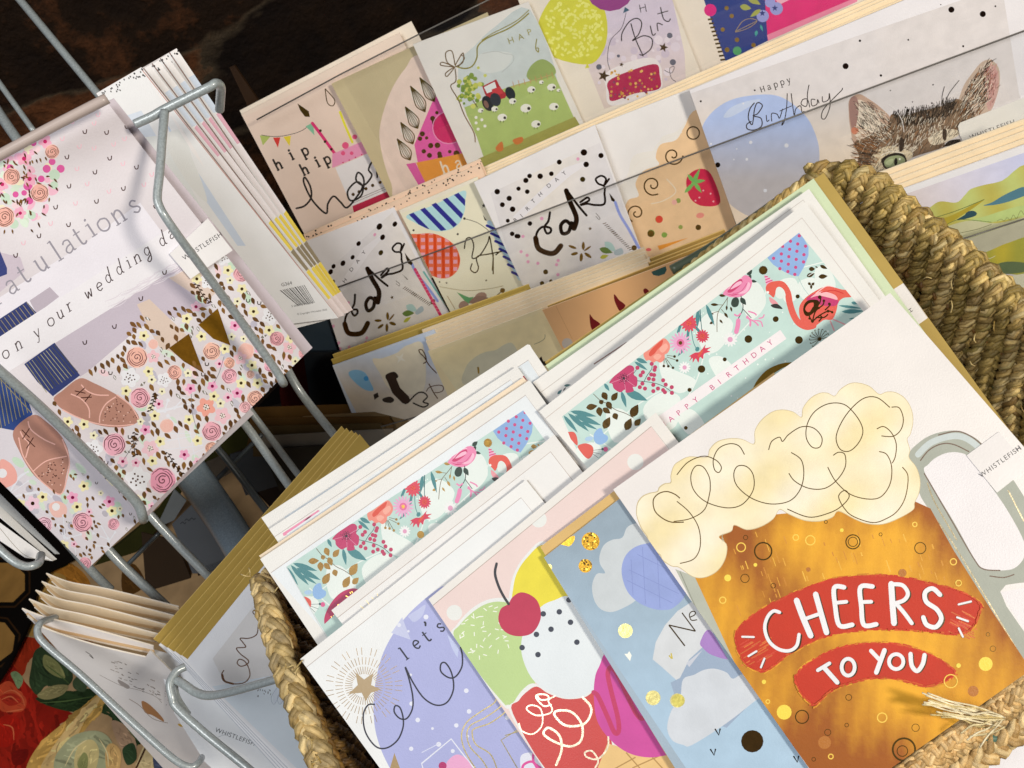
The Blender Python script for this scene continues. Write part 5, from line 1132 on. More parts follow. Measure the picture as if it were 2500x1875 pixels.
s.line('0,720 30,800 80,915', 15, 'd9d23a', smooth=False); s.discs('35,935,22 95,880,16 20,985,14 75,985,12', 15, 'd9557f'); s.discs('85,1250,11 123,1233,11 167,1213,11 210,1192,11 258,1172,11', 11, '6f5a35','f')
s.poly('80,1325 325,1222 345,1262 90,1372','b52a48'); s.line('75,1295 310,1195', 4, '8b8480', smooth=False); s.line('78,1308 312,1208', 3, '8b8480', smooth=False)
s.fr('A'); s.line('1905,1340 1960,1322 2000,1270 1995,1200 1960,1140 1955,1180 2010,1290 2095,1372 2108,1310 2145,1262 2190,1300 2230,1335 2290,1270 2330,1200 2290,1170 2235,1230 2255,1290 2320,1260 2340,1180 2330,1130 2300,1110 2290,1160 2340,1190 2390,1130 2370,1090 2395,1040 2420,1080 2425,1140', 12, '241f1d', n=6)
s.done('hip hip birthday card with bunting and candle cake, leftmost in the back row', 'greeting card')
s = Sheet('greeting_card', '809,205 1190,30 1330,420 1018,610', P1.k(-.004), 'beb08c', .0010, 'p', 'd6c79e')
s.fr('B').clip('470,170 860,0 1300,1000 330,1560')
s.clip(); s.blob('520,350 420,440 340,560 285,700 255,830 258,920 285,1050 330,1180 400,1320 900,1300 900,400','e3cdc0','w')
s.poly('600,640 680,560 900,1000 800,1060 500,1045 478,930','d65a9e','w')
for i in range(40):
    x, y = rnd.uniform(490,790), rnd.uniform(680,1020)
    if inside((x,y), pts('600,670 660,640 790,960 790,1000 500,1020 490,930')): s.disc(x,y,rnd.uniform(10,20),'6b5526','f')
s.disc(700,820,100,'c52763'); s.ring(700,820,104,5,'e59abd')
s.poly('490,1045 790,985 860,1080 545,1190','d98f3a','w'); s.poly('425,1055 485,1045 550,1175 505,1190','d25a9c')
for x, y, a, L_ in ((415,965,60,150),(435,860,62,150),(465,760,62,150),(505,640,62,180),(565,580,60,170)):
    for wd in (64,36,10): 
        c, q = math.cos(R_(a))*L_/2, math.sin(R_(a))*L_/2; nx, ny = -q*2/L_, c*2/L_
        if wd == 64: s.leaf(x-c-8,y-q-8,x+c,y+q,62,'eee4d8')
        for sg in (1,-1): s.line([(x-c-10,y-q-8),(x-c*.3+nx*wd/2*sg*.7,y-q*.3+ny*wd/2*sg*.7),(x+c*.4+nx*wd/2*sg,y+q*.4+ny*wd/2*sg),(x+c,y+q)], 6.5 if wd == 64 else 4.5, '76652f', 'f')
s.word('hap', 690, 1110, 860, 1050, 100, 12, 'f0e0c8')
s.done('gold edged card with pink cupcake and gold flames beside the hip hip card', 'greeting card')
s = Sheet('greeting_card', '1008,108 1290,4 1436,325 1170,465', P1.k(-.012), 'dcd8d3', .0010, 'p', 'e6dccb')
s.fr('B'); s.poly(catmull(pts('760,420 860,300 1000,170 1220,60 1400,540 1200,560 900,640 800,700'), True, 4), 'c0c8c8', 'w')
s.blob('900,350 1000,330 1110,350 1060,440 960,470 880,440','cdd1cf'); s.line('915,345 1000,330 1060,345 1110,355 1110,400 1040,465', 3, 'a8acaa')
s.poly(catmull(pts('800,690 900,650 1080,560 1380,480'), False, 5)+[(1560,880),(980,1180),(880,880),(815,740)], 'a2b56c', 'w'); s.poly('890,1020 1510,750 1600,900 980,1160','97954e','w')
s.blob('1200,490 1230,420 1300,380 1370,420 1380,480 1250,520','8fa160','w')
for i in range(90): s.disc(rnd.gauss(828,32), rnd.gauss(570,42), rnd.uniform(8,18), rnd.choice(['9aa845','7d9440','b7bd58','6f8a3c','c4c76a']), 'p', 7)
s.line('850,640 885,690', 5, '5a4a30'); s.line('1100,560 1360,480', 4, 'b59a6a', smooth=False)
for i in range(8): s.line([(1110+i*36,525-i*9),(1120+i*36,565-i*9)], 4, 'b5835a', smooth=False)
s.poly('915,555 1005,510 1030,560 1055,590 1080,600 1060,630 960,660 930,600','a62a34'); s.poly('925,560 995,525 1010,575 945,600','d9dcdc'); s.poly('975,575 1030,555 1050,600 985,620','c03a40')
s.ell(950,665,34,52,-25,'1e2228'); s.ell(1000,640,34,44,-20,'2b3038'); s.ell(1095,600,30,44,-25,'20252c'); s.ell(940,670,14,26,-25,'7a5a50')
for x, y, r_ in ((905,710,17),(995,700,20),(1110,650,22),(1230,575,24),(1295,528,14),(1360,560,26),(1405,580,12),(1195,695,32),(1375,685,28),(1043,755,28),(1260,797,28)): s.ell(x,y,r_*1.1,r_*.85,-10,'e9e8e0'); s.disc(x+r_*.6,y+2,r_*.35,'26241f','p',7); s.line([(x-r_*.4,y+r_*.7),(x-r_*.4,y+r_*1.2)],3,'26241f',smooth=False); s.line([(x+r_*.3,y+r_*.7),(x+r_*.3,y+r_*1.2)],3,'26241f',smooth=False)
s.discs('875,755 912,770 875,790 932,810 888,830', 10, 'e9e8e0'); s.blob('1000,950 1040,910 1050,960 1020,975','c0703a'); s.blob('1110,900 1170,880 1175,910 1135,930','c0703a')
s.line('1215,85 1150,140 1080,185 1000,220 930,255 885,300 880,370 850,425 800,440 740,425', 9, 'cfc46a', 'f'); s.line('1215,65 1140,130 1060,175 980,215 910,260', 6, 'cfc46a', 'f')
for P in ('735,430 690,400 680,340 720,330 740,420','740,420 790,340 790,400 740,430','735,430 650,420 660,400 735,430','740,430 690,490 680,470 735,430','740,440 745,520 712,555 760,640 800,740 860,850 870,915','775,350 800,375 760,430'): s.line(P, 7, 'a58a68', 'f')
for ch, x, y in (('H',1085,285),('A',1150,262),('P',1210,230)): s.sans(ch, x, y, 58, -20, 'd6cf7a', 'f')
s.line('1265,250 1258,310 1275,335 1275,310 1258,310', 7, 'd6cf7a', 'f')
s.done('tractor and sheep birthday card in the back row of the acrylic rack', 'greeting card')
s = Sheet('greeting_card', '1262,-8 1590,-130 1735,240 1400,360', P1.k(-.004), 'e2d9cc', .0010)
s.fr('B'); s.grad('1590,425 1640,300 1700,0 1760,-300 2050,-400 2215,340 2225,540 1700,700', lambda u, v: mixc('cabfd0', 'd3c4be', (v-60)/180), 'w', 16)
for i in range(40): s.disc(rnd.uniform(1650,2180), rnd.uniform(200,560), rnd.uniform(8,34), rnd.choice(['d3c9d6','d9cfd9','c3b7c8']))
s.blob('1590,415 1340,350 1270,190 1330,30 1430,-60 1580,-60 1690,40 1720,190 1690,330','c9c743','w')
for i in range(150):
    a, q = rnd.uniform(0,6.28), 195*math.sqrt(rnd.random()); s.ell(1500+q*math.cos(a), 190+q*math.sin(a), 14, 8, rnd.uniform(0,180), 'dcdc78', 'p', 7)
s.poly('1575,440 1590,405 1605,435','c9c743'); s.disc(1735,-90,162,'8d3f80','w'); s.poly('1820,85 1832,45 1862,65','3a5a72')
s.line('1840,80 1810,180 1740,260 1720,380 1740,460', 4, '555058'); s.line('1810,265 1815,210 1860,140 1910,118 1940,150 1920,220 1880,262 1950,230 2005,250 2000,310 1950,352 1925,350', 7, '2b272c'); s.line('1870,150 1900,250 1950,362', 7, '2b272c')
s.line('1995,165 2010,225 2030,215', 7, '2b272c'); s.line('2045,200 2040,150 2075,160', 7, '2b272c'); s.line('2060,45 2080,120 2110,138 2125,120', 7, '2b272c'); s.line('2040,90 2110,70', 6, '2b272c'); s.line('1925,30 1935,80', 5, '2b272c'); s.line('1925,55 1960,45', 5, '2b272c'); s.line('1960,25 1970,75', 5, '2b272c')
s.blob('1710,470 1850,400 2000,370 2060,420 2070,500 2040,590 1750,680 1710,560','ece6e8'); s.blob('1728,520 1880,450 2030,412 2055,480 2052,570 1900,600 1750,650 1730,600','a5204c','w')
for i in range(60):
    x, y = rnd.uniform(1740,2040), rnd.uniform(450,640); s.disc(x,y,rnd.uniform(5,10),rnd.choice(['b9883a','c99a4c','7d3a5a','d9b060']),'p',7)
for x, y, r_ in ((1695,487,40),(2080,305,32),(1810,415,16)): s.star(x,y,r_,'5a4a34','f',-75)
s.discs('1665,430,18 2140,400,20 1790,360,10 2120,228,18', 16, '5d6070'); s.line('2085,450 2130,470 2150,430 2120,440 2130,500 2160,525', 4, '4a444c')
s.done('card with a yellow glitter balloon and lilac panel reading Birt... in the back row', 'greeting card')
s = Sheet('greeting_card', '1560,-120 2300,-430 2460,-160 1700,280', P1.k(.006), 'e6dccf', .0010)
s.fr('C'); s.poly('140,-40 540,-160 600,60 565,262 295,395','2c3e80','w'); s.poly('535,-160 1300,-400 1300,-80 565,262','d42f74','w'); s.poly('560,225 1140,-20 1140,10 568,262','e58aa8'); s.poly('600,-20 1000,-200 760,-30 640,30','eab0c2')
s.disc(195,65,40,'d02a7c'); s.discs('300,52,14 333,103,14 275,190,14 367,256,15 303,320,16 473,290,15', 14, 'b39a52','f'); s.disc(368,327,28,'4f9a68')
s.discs('532,103,40 620,55,42 580,15,34', 40, '8f95cf'); s.star(530,85,22,'2d3a78'); s.star(610,52,22,'2d3a78')
for a in ((385,40,460,55,40),(430,-20,520,30,40),(520,60,450,110,30)): s.leaf(*a, '9aa050')
s.line('355,205 400,140 450,120 495,135 440,180 355,205 495,135', 4, 'd9c98a','f'); s.oleaf(490,215,40,20,100,'3f9a94'); s.oleaf(525,180,46,16,70,'3f9a94')
for i in range(11): s.poly([(178+i*8,120+i*26),(210+i*8,116+i*26),(212+i*8,128+i*26),(181+i*8,132+i*26)], '6f6038', 'f')
s.done('navy and hot pink cake card with berries at the top right of the back row', 'greeting card')
# ---------------- row 2 envelope tops
def stack(name, L0, R0, n, dl, dr, pl, dk, col, edge, labels, depth=200, dots=False, cat='envelope', group=None, seed=3):
    r = random.Random(seed)
    for i in range(n):
        l = (L0[0]+dl[0]*i+r.uniform(-2,2), L0[1]+dl[1]*i); r_ = (R0[0]+dr[0]*i+r.uniform(-6,6), R0[1]+dr[1]*i)
        s = Sheet(name, [l, r_, (r_[0]+depth*.42, r_[1]+depth), (l[0]+depth*.42, l[1]+depth)], pl.k(dk*(n-i)), col, .0009, 'e', edge)
        s.line([l, r_], 2.4, edge, 'e', smooth=False)
        if dots:
            for j in range(46):
                t = r.random(); q = r.uniform(3,14); s.disc(l[0]+(r_[0]-l[0])*t+q*.4, l[1]+(r_[1]-l[1])*t+q, r.uniform(1.5,2.7), '2a2320', 'p', 6)
        s.done(labels[i], cat, group)
CR, CE = 'e6d3b4', 'f5e6cb'
nth = ['rearmost','second from the back','middle','second from the front','front']
stack('envelope', (742,572), (1172,388), 2, (4,14), (6,12), P2, .004, 'dcbfa8', 'eed6bc', ['rear peach envelope with black dots peeking above the left Cake card','front peach envelope with black dots peeking above the left Cake card'], 120, True)
stack('envelope', (972,500), (2300,-82), 5, (2,5.5), (14,6), P2, .004, CR, CE, [nth[i]+' cream envelope of the long stack above the Cake cards' for i in range(5)], 160)
CK = [(1420,613),(1377,539),(1495,480)]
def cake_art(s):
    s.fr('B'); s.grad('968,1240 1668,918 1930,1600 1990,2000 1200,2050', lambda u, v: mixc('d3d0d4', 'dad4cf', .5+.5*math.sin(u*.02)), 'w', 16)
    s.poly('1110,1395 1440,1080 1560,1040 1600,1050 1480,1130 1150,1420','e6e3e8')
    D = '2e1d12'
    s.discs('1568,980,21 1678,1000,17 1583,1057,18 1410,1042,16 1287,1133,18 1359,1117,15 1219,1131,15 1195,1160,17 1148,1213,14 1204,1232,15 1088,1275,17 1011,1232,18 1044,1316,16 1110,1345,18 1079,1419,13 1221,1437,15 1107,1503,15 1146,1519,15', 15, D, 'f'); s.disc(1560,1153,17,'5d4e22','f')
    s.discs('1530,1022,11 1297,1405,12 1177,1520,10', 11, 'd99ab8')
    for ch, x, y in (('B',1128,1432),('I',1172,1400),('R',1205,1358),('T',1242,1310),('H',1285,1268),('D',1340,1212),('A',1390,1172),('Y',1440,1130)): s.sans(ch, x, y, 38, -40, '2e2a2e')
    s.line('1415,1590 1360,1630 1300,1620 1262,1570 1265,1500 1300,1460 1350,1465 1355,1490 1330,1500 1315,1460 1340,1420 1350,1365', 15, D, 'f', n=8); s.line('1420,1580 1380,1625 1330,1625 1275,1595 1258,1530', 34, '4a2f12', 'f', n=8)
    s.line('1480,1440 1450,1420 1420,1450 1430,1500 1470,1490 1490,1430 1500,1470', 24, D, 'f'); s.line('1455,1225 1480,1300 1520,1400 1505,1470', 32, '3a2412', 'f'); s.line('1460,1225 1530,1320 1585,1385', 15, D, 'f'); s.line('1545,1300 1590,1270 1600,1290 1545,1318 1590,1310 1640,1318 1700,1310 1700,1240', 14, D, 'f')
    s.line('1700,1250 1700,1200 1660,1180 1645,1150 1680,1130 1710,1150 1700,1190 1730,1150', 13, D, 'f')
    s.poly('1730,1240 1768,1285 1765,1300 1745,1290','3a2c16','f'); s.line('1770,1300 1800,1380 1860,1480 1925,1600', 18, '8a98d6'); s.line('1645,1370 1670,1400 1665,1412 1645,1390', 3, '5a4a30','f')
    for i in range(17): s.line([(1690+i*10.5,1440+i*10.5),(1712+i*10.5,1432+i*10.5)], 7 if 4 < i < 8 else 4.5, '5a4422','f',smooth=False)
    s.star(1608,1470,14,'6b5526','f')
    s.fr('Q5')
    for a in ((780,170,90,30,20),(885,160,34,88,0),(925,185,90,22,-35),(930,250,90,34,35),(865,270,36,90,5),(800,235,76,34,-15)): s.ell(a[0],a[1],a[2]/2*.9,a[3]/2*.9,a[4],'9a7a34','f')
    s.leaf(1090,120,1200,215,70,'a8c6c4'); s.leaf(1040,185,1170,225,60,'5f7a3a'); s.leaf(1045,275,1130,250,40,'b0b040'); s.blob('1180,215 1250,180 1270,230 1200,250','a5b4bc')
    s.discs('285,215 343,250 352,312 447,327 642,300 627,340 640,436 303,68', 16, 'd99ab8'); s.discs('522,410,24 488,520,22 572,498,16 1375,178,26', 20, '7a6434','f'); s.discs('243,65,22 200,45,20', 20, D, 'f')
# left Cake card
s = Sheet('greeting_card', '745,590 962,506 1110,790 835,870', P2.k(.003), 'dfdcdf', .0010)
s.aff = affine(CK, [(944,785),(899,728),(998,634)]); s.clipp = None
s.clip(); cake_art(s); s.aff = None
s.fr('Q4'); s.poly('900,1200 1060,1480 1080,1500 960,1560 890,1300','c9d8e6')
s.line('1790,700 1900,900 2040,1150', 28, 'd03565', smooth=False)
for i in range(14): s.line([(1778+i*17,722+i*30),(1812+i*17,716+i*30)], 4, 'eaa0b8', smooth=False)
s.line('1870,720 1990,900 2130,1110', 17, '6fb0aa'); s.poly('1690,540 1768,640 1755,665 1720,640','4a3a1e','f'); s.poly('1665,745 1725,800 1712,800','4a3a1e','f')
s.done('left Cake birthday card in the middle row with a crimson twisted candle', 'greeting card')
# striped balloon card
s = Sheet('greeting_card', '974,514 1165,432 1300,706 1110,782', P2.k(-.003), 'e8e3cb', .0010)
s.fr('B'); s.poly('380,1345 850,1140 870,1165 395,1372','e9e2d2'); s.poly(catmull(pts('430,1385 600,1320 795,1225 806,1290 800,1360 770,1430 720,1470 640,1487 560,1470 480,1430'), True, 5), 'a9d0d6')
s.clip('430,1385 600,1310 795,1225 806,1290 800,1360 770,1430 720,1470 640,1487 560,1470 480,1430')
for i in range(7): s.line([(455+i*72,1370-i*32),(640+i*72,1560-i*32)], 30, '2c2c86', smooth=False)
s.clip()
s.disc(800,1405,8,'241f1c'); s.line('800,1405 880,1430 940,1470 960,1490', 4, '5a5248'); s.star(925,1322,16,'2a2622'); s.poly('920,1380 945,1420 930,1415','2a2622'); s.discs('473,1480,7 430,1478,6 757,1505,7', 6, '2a2622')
s.fr('Q4'); s.blob('1740,385 1830,360 1960,355 2080,400 2180,480 2225,600 2200,710 2120,780 2020,785 1930,740 1850,600','dc6a4a')
s.clip('1740,385 1830,360 1960,355 2080,400 2180,480 2225,600 2200,710 2120,780 2020,785 1930,740 1850,600')
for i in range(7):
    for j in range(7): s.poly([(1770+i*78,330+j*70),(1808+i*78,330+j*70),(1808+i*78,366+j*70),(1770+i*78,366+j*70)], 'e8a3b4' if (i+j) % 1 == 0 else 'd94a20')
for i in range(7): s.line([(1745+i*78,330),(1755+i*78,800)], 26, 'cf4418', smooth=False)
s.clip(); s.fr('B')
s.line('800,1600 810,1540 840,1530 860,1580 850,1659 900,1640 950,1560 960,1520 970,1560 985,1659', 8, '4a3a22','f'); s.line('985,1659 980,1740', 8, '6a5628','f'); s.line('1000,1640 1050,1600 1070,1580 1085,1600 1060,1640', 8, '3f3020','f')
s.fr('E'); s.line('850,60 840,100 870,120 890,90 880,20 960,0 1060,-20', 8, '5b4a28','f'); s.line('985,0 985,130', 8, '6a5628','f')
s.fr('B'); s.line('960,1430 1010,1530 1050,1600 1160,1790', 30, 'b3cfe2', smooth=False)
for i in range(7): s.line([(945+i*27,1450+i*50),(1000+i*27,1475+i*50)], 17, '2c2c86', smooth=False)
s.fr('E'); s.line('640,210 800,235 950,225 1050,205', 3, 'b9ab78','f'); s.star(685,186,9,'4a4438'); s.star(640,180,8,'4a4438'); s.star(940,170,9,'6a6448')
s.ell(905,275,40,28,-20,'9c7f72'); s.ell(795,330,34,28,-30,'9c7f72'); s.poly('750,245 830,280 860,275 830,320 800,300','5d9a68'); s.blob('830,310 880,270 950,280 940,300 870,320','8c7064'); s.line('1000,275 1040,240 1060,225', 6, '5a4520'); s.disc(1045,235,16,'6a5024'); s.line('690,270 740,355', 4, 'a58a60')
s.done('birthday card with a blue striped balloon and a red gingham balloon in the middle row', 'greeting card')
s = Sheet('greeting_card', '1157,445 1453,305 1566,612 1284,712', P2.k(-.012), 'e2dfe1', .0010)
cake_art(s)
s.done('right Cake birthday card in the middle row, large brown foil letters beside a blue candle', 'greeting card')
s = Sheet('greeting_card', '1455,306 1690,215 1800,560 1575,650', P2.k(.003), 'e4e1e1', .0010)
s.fr('B'); s.poly(catmull(pts('1800,1200 1850,1120 1890,1000 2030,960 2070,880 2170,840 2250,740'), False, 5)+[(2800,900),(2500,1900),(1900,1700)], 'e9e5e0')
s.blob('2212,820 2160,900 2060,930 2030,1010 2050,1060 1950,1100 1900,1180 1920,1260 1850,1290 1830,1400 1900,1560 2000,1659 2300,1700 2600,1600 2600,700 2300,700','e8c59c','w')
s.line('1850,1150 1920,1040 2000,1000 2040,930 2120,880 2200,850', 5, 'f2ece6')
for cx, cy, r_, a in ((2140,1000,60,0),(2010,1190,62,1),(1905,1370,55,2)):
    s.line([(cx+r_*(1-t/16)*1.1*math.cos(a+t*.62), cy+r_*(1-t/16)*1.1*math.sin(a+t*.62)) for t in range(15)], 9, '6b5426','f',n=4)
s.line('2100,1150 2160,1230 2080,1290 2000,1310', 6, 'f2e2cc'); s.discs('2050,1410,24 2000,1500,24 2085,1510,18 2150,1300,16 2175,1290,16 2190,1460,14', 18, '8a9a50'); s.disc(2052,1410,24,'cf4436'); s.disc(1998,1502,22,'6b5a2c','f'); s.disc(2150,1300,17,'e0a8a0')
s.fr('C'); s.blob('40,1180 60,1120 130,1085 200,1120 260,1300 150,1325 70,1280','c4244a','w'); s.leaf(70,1210,130,1080,28,'6fae5c'); s.leaf(30,1240,95,1170,26,'6fae5c'); s.leaf(80,1170,165,1160,26,'6fae5c'); s.leaf(90,1170,140,1240,26,'6fae5c'); s.leaf(50,1120,95,1180,24,'6fae5c')
s.discs('125,1270,6 197,1245,6 215,1295,6 150,1225,6 100,1290,6', 6, 'eeb0ba'); s.ell(130,1385,26,18,-10,'df8d82'); s.disc(118,1462,18,'7a6434','f'); s.ring(85,855,40,8,'5a4422','f')
s.fr('Q5'); s.poly('1600,160 1900,80 1830,110 1620,200','dc9038'); s.ell(1515,195,26,16,0,'d05a60'); s.disc(1535,40,30,'8a7436','f'); s.ell(1668,55,28,22,-20,'7a9a48')
s.done('cupcake card with cream swirls and a strawberry beside the kitten card', 'greeting card')
# kitten card
s = Sheet('greeting_card', '1683,220 2478,-112 2640,330 1830,640', P2.k(-.012), 'dcd9de', .0012, 'p', 'eeeae8')
s.fr('C'); s.grad('70,600 2070,-90 2180,600 2250,800 1400,1200 280,1500', lambda u, v: mixc('cfcacc', 'dccbb8', (v-230)/180 if u < 2150 else .05), 'w', 26)
s.grad('520,608 640,620 740,680 820,760 870,860 895,960 890,1080 850,1200 760,1310 640,1370 480,1400 330,1320 240,1200 180,1050 140,900 150,800 230,700 350,635', lambda u, v: mixc('a7b8e0', 'b3aeb2', (v-290)/150), 'w', 20, True)
s.blob('280,750 330,690 430,650 520,640 440,690 330,750','bcc8e2','w')
s.discs('407,665,6 455,915,11 685,935,14 430,1024,9 200,925,6 365,957,5 548,1225,12 347,1025,5', 8, 'd8d9e2')
s.discs('1745,62,20 1947,90,20 1065,425,20 1157,262,8 1468,256,6 1821,297,7 1292,485,8 134,651,7 481,580,6 1465,711,11 1450,690,5 1620,663,6 1627,545,5 1353,582,4 1495,655,4 243,1060,17 200,1058,13 1677,30,4 2028,40,6', 10, '2c1c16','f')
for i, ch in enumerate('Happy'): 
    x, y = 530+i*42, 590-i*15
    s.glyph('H' if ch == 'H' else ch, x+8, y, 50 if ch == 'H' else 56, -18, 5.5, '2c2422')
s.line('480,660 450,700 440,760 465,800 480,700 500,660 530,680 500,730 470,745 520,760 525,810 480,835 435,830 430,800 460,780', 7, '2b2220', n=7)
s.line('555,740 560,780 575,770', 6, '2b2220'); s.line('590,780 590,730 625,735 640,760 660,700', 6, '2b2220'); s.line('690,600 685,700 670,780 655,805 665,770', 6, '2b2220'); s.line('640,715 720,680', 5, '2b2220'); s.line('715,600 725,680 735,740 745,700 775,680 785,720 800,715', 6, '2b2220')
s.line('830,545 820,600 815,680 780,670 790,640 820,640 835,690', 6, '2b2220'); s.line('870,640 845,640 850,680 880,670 885,640 895,665', 6, '2b2220'); s.line('915,620 920,655 955,640 960,600 965,680 935,760 910,755 925,700 1000,620 1040,580 1045,565', 6, '2b2220', n=7)
EAR1 = '1090,640 1150,605 1220,640 1300,700 1360,770 1350,860 1250,920 1130,940 1095,820 1085,720'
EAR2 = '1780,700 1820,560 1880,470 1940,400 2000,385 2050,440 2055,540 2030,640 1990,720 1880,780 1790,820'
HEAD = '1120,920 1200,880 1330,810 1360,735 1440,745 1540,715 1650,690 1740,660 1800,640 1900,750 1790,830 1790,870 1700,920 1700,945 1500,1010 1420,1060 1250,1130 1140,1080 1150,1000'
s.blob(EAR1, 'b79a88','w'); s.blob('1100,720 1160,640 1280,760 1290,880 1150,900','d9c9b8'); s.blob('1090,650 1130,620 1150,700 1120,850 1095,780','9a7870'); s.disc(1125,840,24,'c27a60')
s.blob(EAR2, 'b9a494','w'); s.blob('1960,440 2020,420 2050,500 2030,640 1985,710 1960,600','c09a94')
s.blob(HEAD, '7a6450','w'); s.blob('1230,1010 1330,940 1450,960 1500,1000 1430,1050 1270,1110','cfc0a4'); s.blob('1600,880 1700,830 1790,840 1790,870 1690,920 1620,930','d3c7b2')
DK = ['2a1d16','3a2a20','4a3628','1f1612']; WT = ['e6ddcc','d9cdb8','efe8da']; OR = ['8a5a32','a06a3c','6f4526']
fur(s, '1110,650 1220,650 1340,760 1340,850 1250,900 1140,800', 300, DK+WT, (25,60), 7, 48, 1)
fur(s, '1110,800 1300,860 1280,930 1130,930', 90, WT+OR, (25,60), 6, 20, 2)
fur(s, '1790,760 1830,590 1900,480 1980,400 1985,600 1930,740', 360, DK+DK+WT+OR, (30,70), 8, -55, 3)
fur(s, '1970,440 2030,440 2040,560 2000,690 1970,620', 70, ['c48a84','a06a66','e0b8b0','7a5048'], (20,50), 8, -70, 4)
fur(s, HEAD, 900, DK+DK+DK+OR+['6b5442','54402f']+WT, (14,38), 6.5, -60, 5)
fur(s, '1360,740 1560,715 1760,650 1760,740 1560,810 1400,820', 320, ['1c120d','2a1d16','120c09'], (25,55), 9, -75, 6)
fur(s, '1130,930 1280,900 1300,1000 1240,1090 1150,1080', 170, OR+DK, (30,70), 6, 195, 7)
fur(s, '1400,760 1700,760 1700,880 1500,960 1380,920', 200, DK+WT+WT, (14,34), 6, -70, 8)
fur(s, '1280,960 1420,930 1500,960 1480,1010 1420,980 1320,1000', 60, WT, (20,50), 6, -40, 9)
s.blob('1415,890 1440,900 1435,960 1410,970','2a1d16'); s.blob('1690,830 1715,840 1710,900 1690,890','3a2a20')
s.blob('1295,1030 1330,1000 1390,985 1440,1000 1455,1045 1400,1075 1330,1090','1f1814'); s.blob('1312,1040 1340,1010 1395,998 1435,1010 1445,1040 1390,1062 1330,1075','8f9a76'); s.ell(1387,1040,10,22,5,'101010'); s.blob('1320,1045 1345,1025 1370,1020 1365,1050 1340,1062','a9b48c','w'); s.ell(1387,1038,11,24,5,'0c0c0c'); s.disc(1412,1022,7,'f0f2e6'); s.line('1297,1032 1330,1002 1390,986 1440,1000 1456,1045', 9, '17110d'); s.line('1290,1000 1350,975 1440,985', 5, 'efe8da')
s.blob('1700,940 1730,905 1795,895 1800,915 1740,935','1f1814')
for P in ('1440,850 1425,770 1380,700 1340,672','1700,680 1730,600 1795,515','1688,680 1685,620 1700,555'): s.line(P, 4, 'e6e2e0' if P[0:4] == '1440' else '4a4440')
kc = s.done('large Happy Birthday card with a tabby kitten peeping over the edge and a blue balloon', 'greeting card')
b = Sheet('paper_band', [(1660+x/2.6333, y/2.6333) for x, y in pts('1788,812 1800,790 2230,620 2330,830 1860,1000 1800,870')], P2.k(-.0135), 'dcdad6', .0002, 'g')
b.fr('C').sans('WHISTLEFISH', 1868, 902, 46, -20, '26242a', track=1.15)
b.done('white paper band at the lower right of the kitten card', parent=kc)
# ---------------- row 3
GAIN[0] = 1.4
stack('greeting_card', (2118,432), (2560,268), 4, (10,12), (10,12), P0, .006, CR, CE, [x+' cream card edge between the kitten card and the landscape card' for x in ('uppermost','second','third','lowest')], 140, cat='greeting card')
s = Sheet('greeting_card', '2160,478 2600,318 2760,700 2330,860', P0.k(-.004), 'e6e4e8', .0012)
s.fr('Q1'); s.grad('980,520 2300,60 2700,1659 1500,1800', lambda u, v: mixc('b3b6d2', 'c3b9ba', (2500-u+ (v-400)*.6)/330), 'w', 22)
s.grad('1180,680 1300,620 1400,560 1560,570 1640,500 1700,440 1830,400 2000,360 2300,230 2600,1000 1600,1100 1400,830', lambda u, v: mixc('a39b4c', 'a8b06a', .5+.5*math.sin(u*.05-v*.02)), 'w', 26, True)
s.blob('2212,420 2100,460 2000,510 1900,570 1820,600 1950,590 2100,550 2260,480','456b7a','w'); s.blob('1560,740 1640,690 1660,660 1720,650 1755,670 1740,700 1640,730','27444e'); s.blob('2212,600 2000,650 1850,700 1700,740 1900,760 2250,680','a0b070','w'); s.blob('1300,760 1500,700 1700,600 1830,540 1700,640 1420,800','9a8a2e','w'); s.line('1340,720 1560,650 1830,540', 6, '4a5a30'); s.line('1420,810 1560,740 1700,740 1900,760', 5, '4a5a30')
s.poly(catmull(pts('1330,860 1500,790 1700,745 1950,770 2250,700'), False, 4)+[(2400,900),(1700,1080),(1500,1000)], 'aaa888','w'); s.line('1570,870 1750,830 1900,780', 5, '5b5a40')
s.poly('1600,960 1800,880 2250,730 2300,900 1800,1060','b3ae98','w'); s.grad('1780,1080 2000,980 2250,890 2500,1300 1950,1250 1880,1160', lambda u, v: mixc('9d9a3e', 'b9a838', .5+.5*math.sin(u*.07)), 'w', 12)
s.blob('1930,1180 2050,1140 2250,1160 2250,1230 2050,1260 1940,1240','5b6a48','w'); s.poly('2020,1290 2300,1240 2400,1500 2100,1400','c9c4ac','w')
s.line('1140,560 1170,590 1220,560', 5, 'e0dfe6'); s.line('1840,1090 1880,1110 1935,1085', 5, 'e0dcc0'); s.line('1950,750 1990,730 2020,745 2050,715 2080,740 2110,690 2140,725 2180,650 2212,690', 4, '6a6a44')
s.done('landscape card with green hills and a blue lake at the right edge of the picture', 'greeting card')
GAIN[0] = 1.5
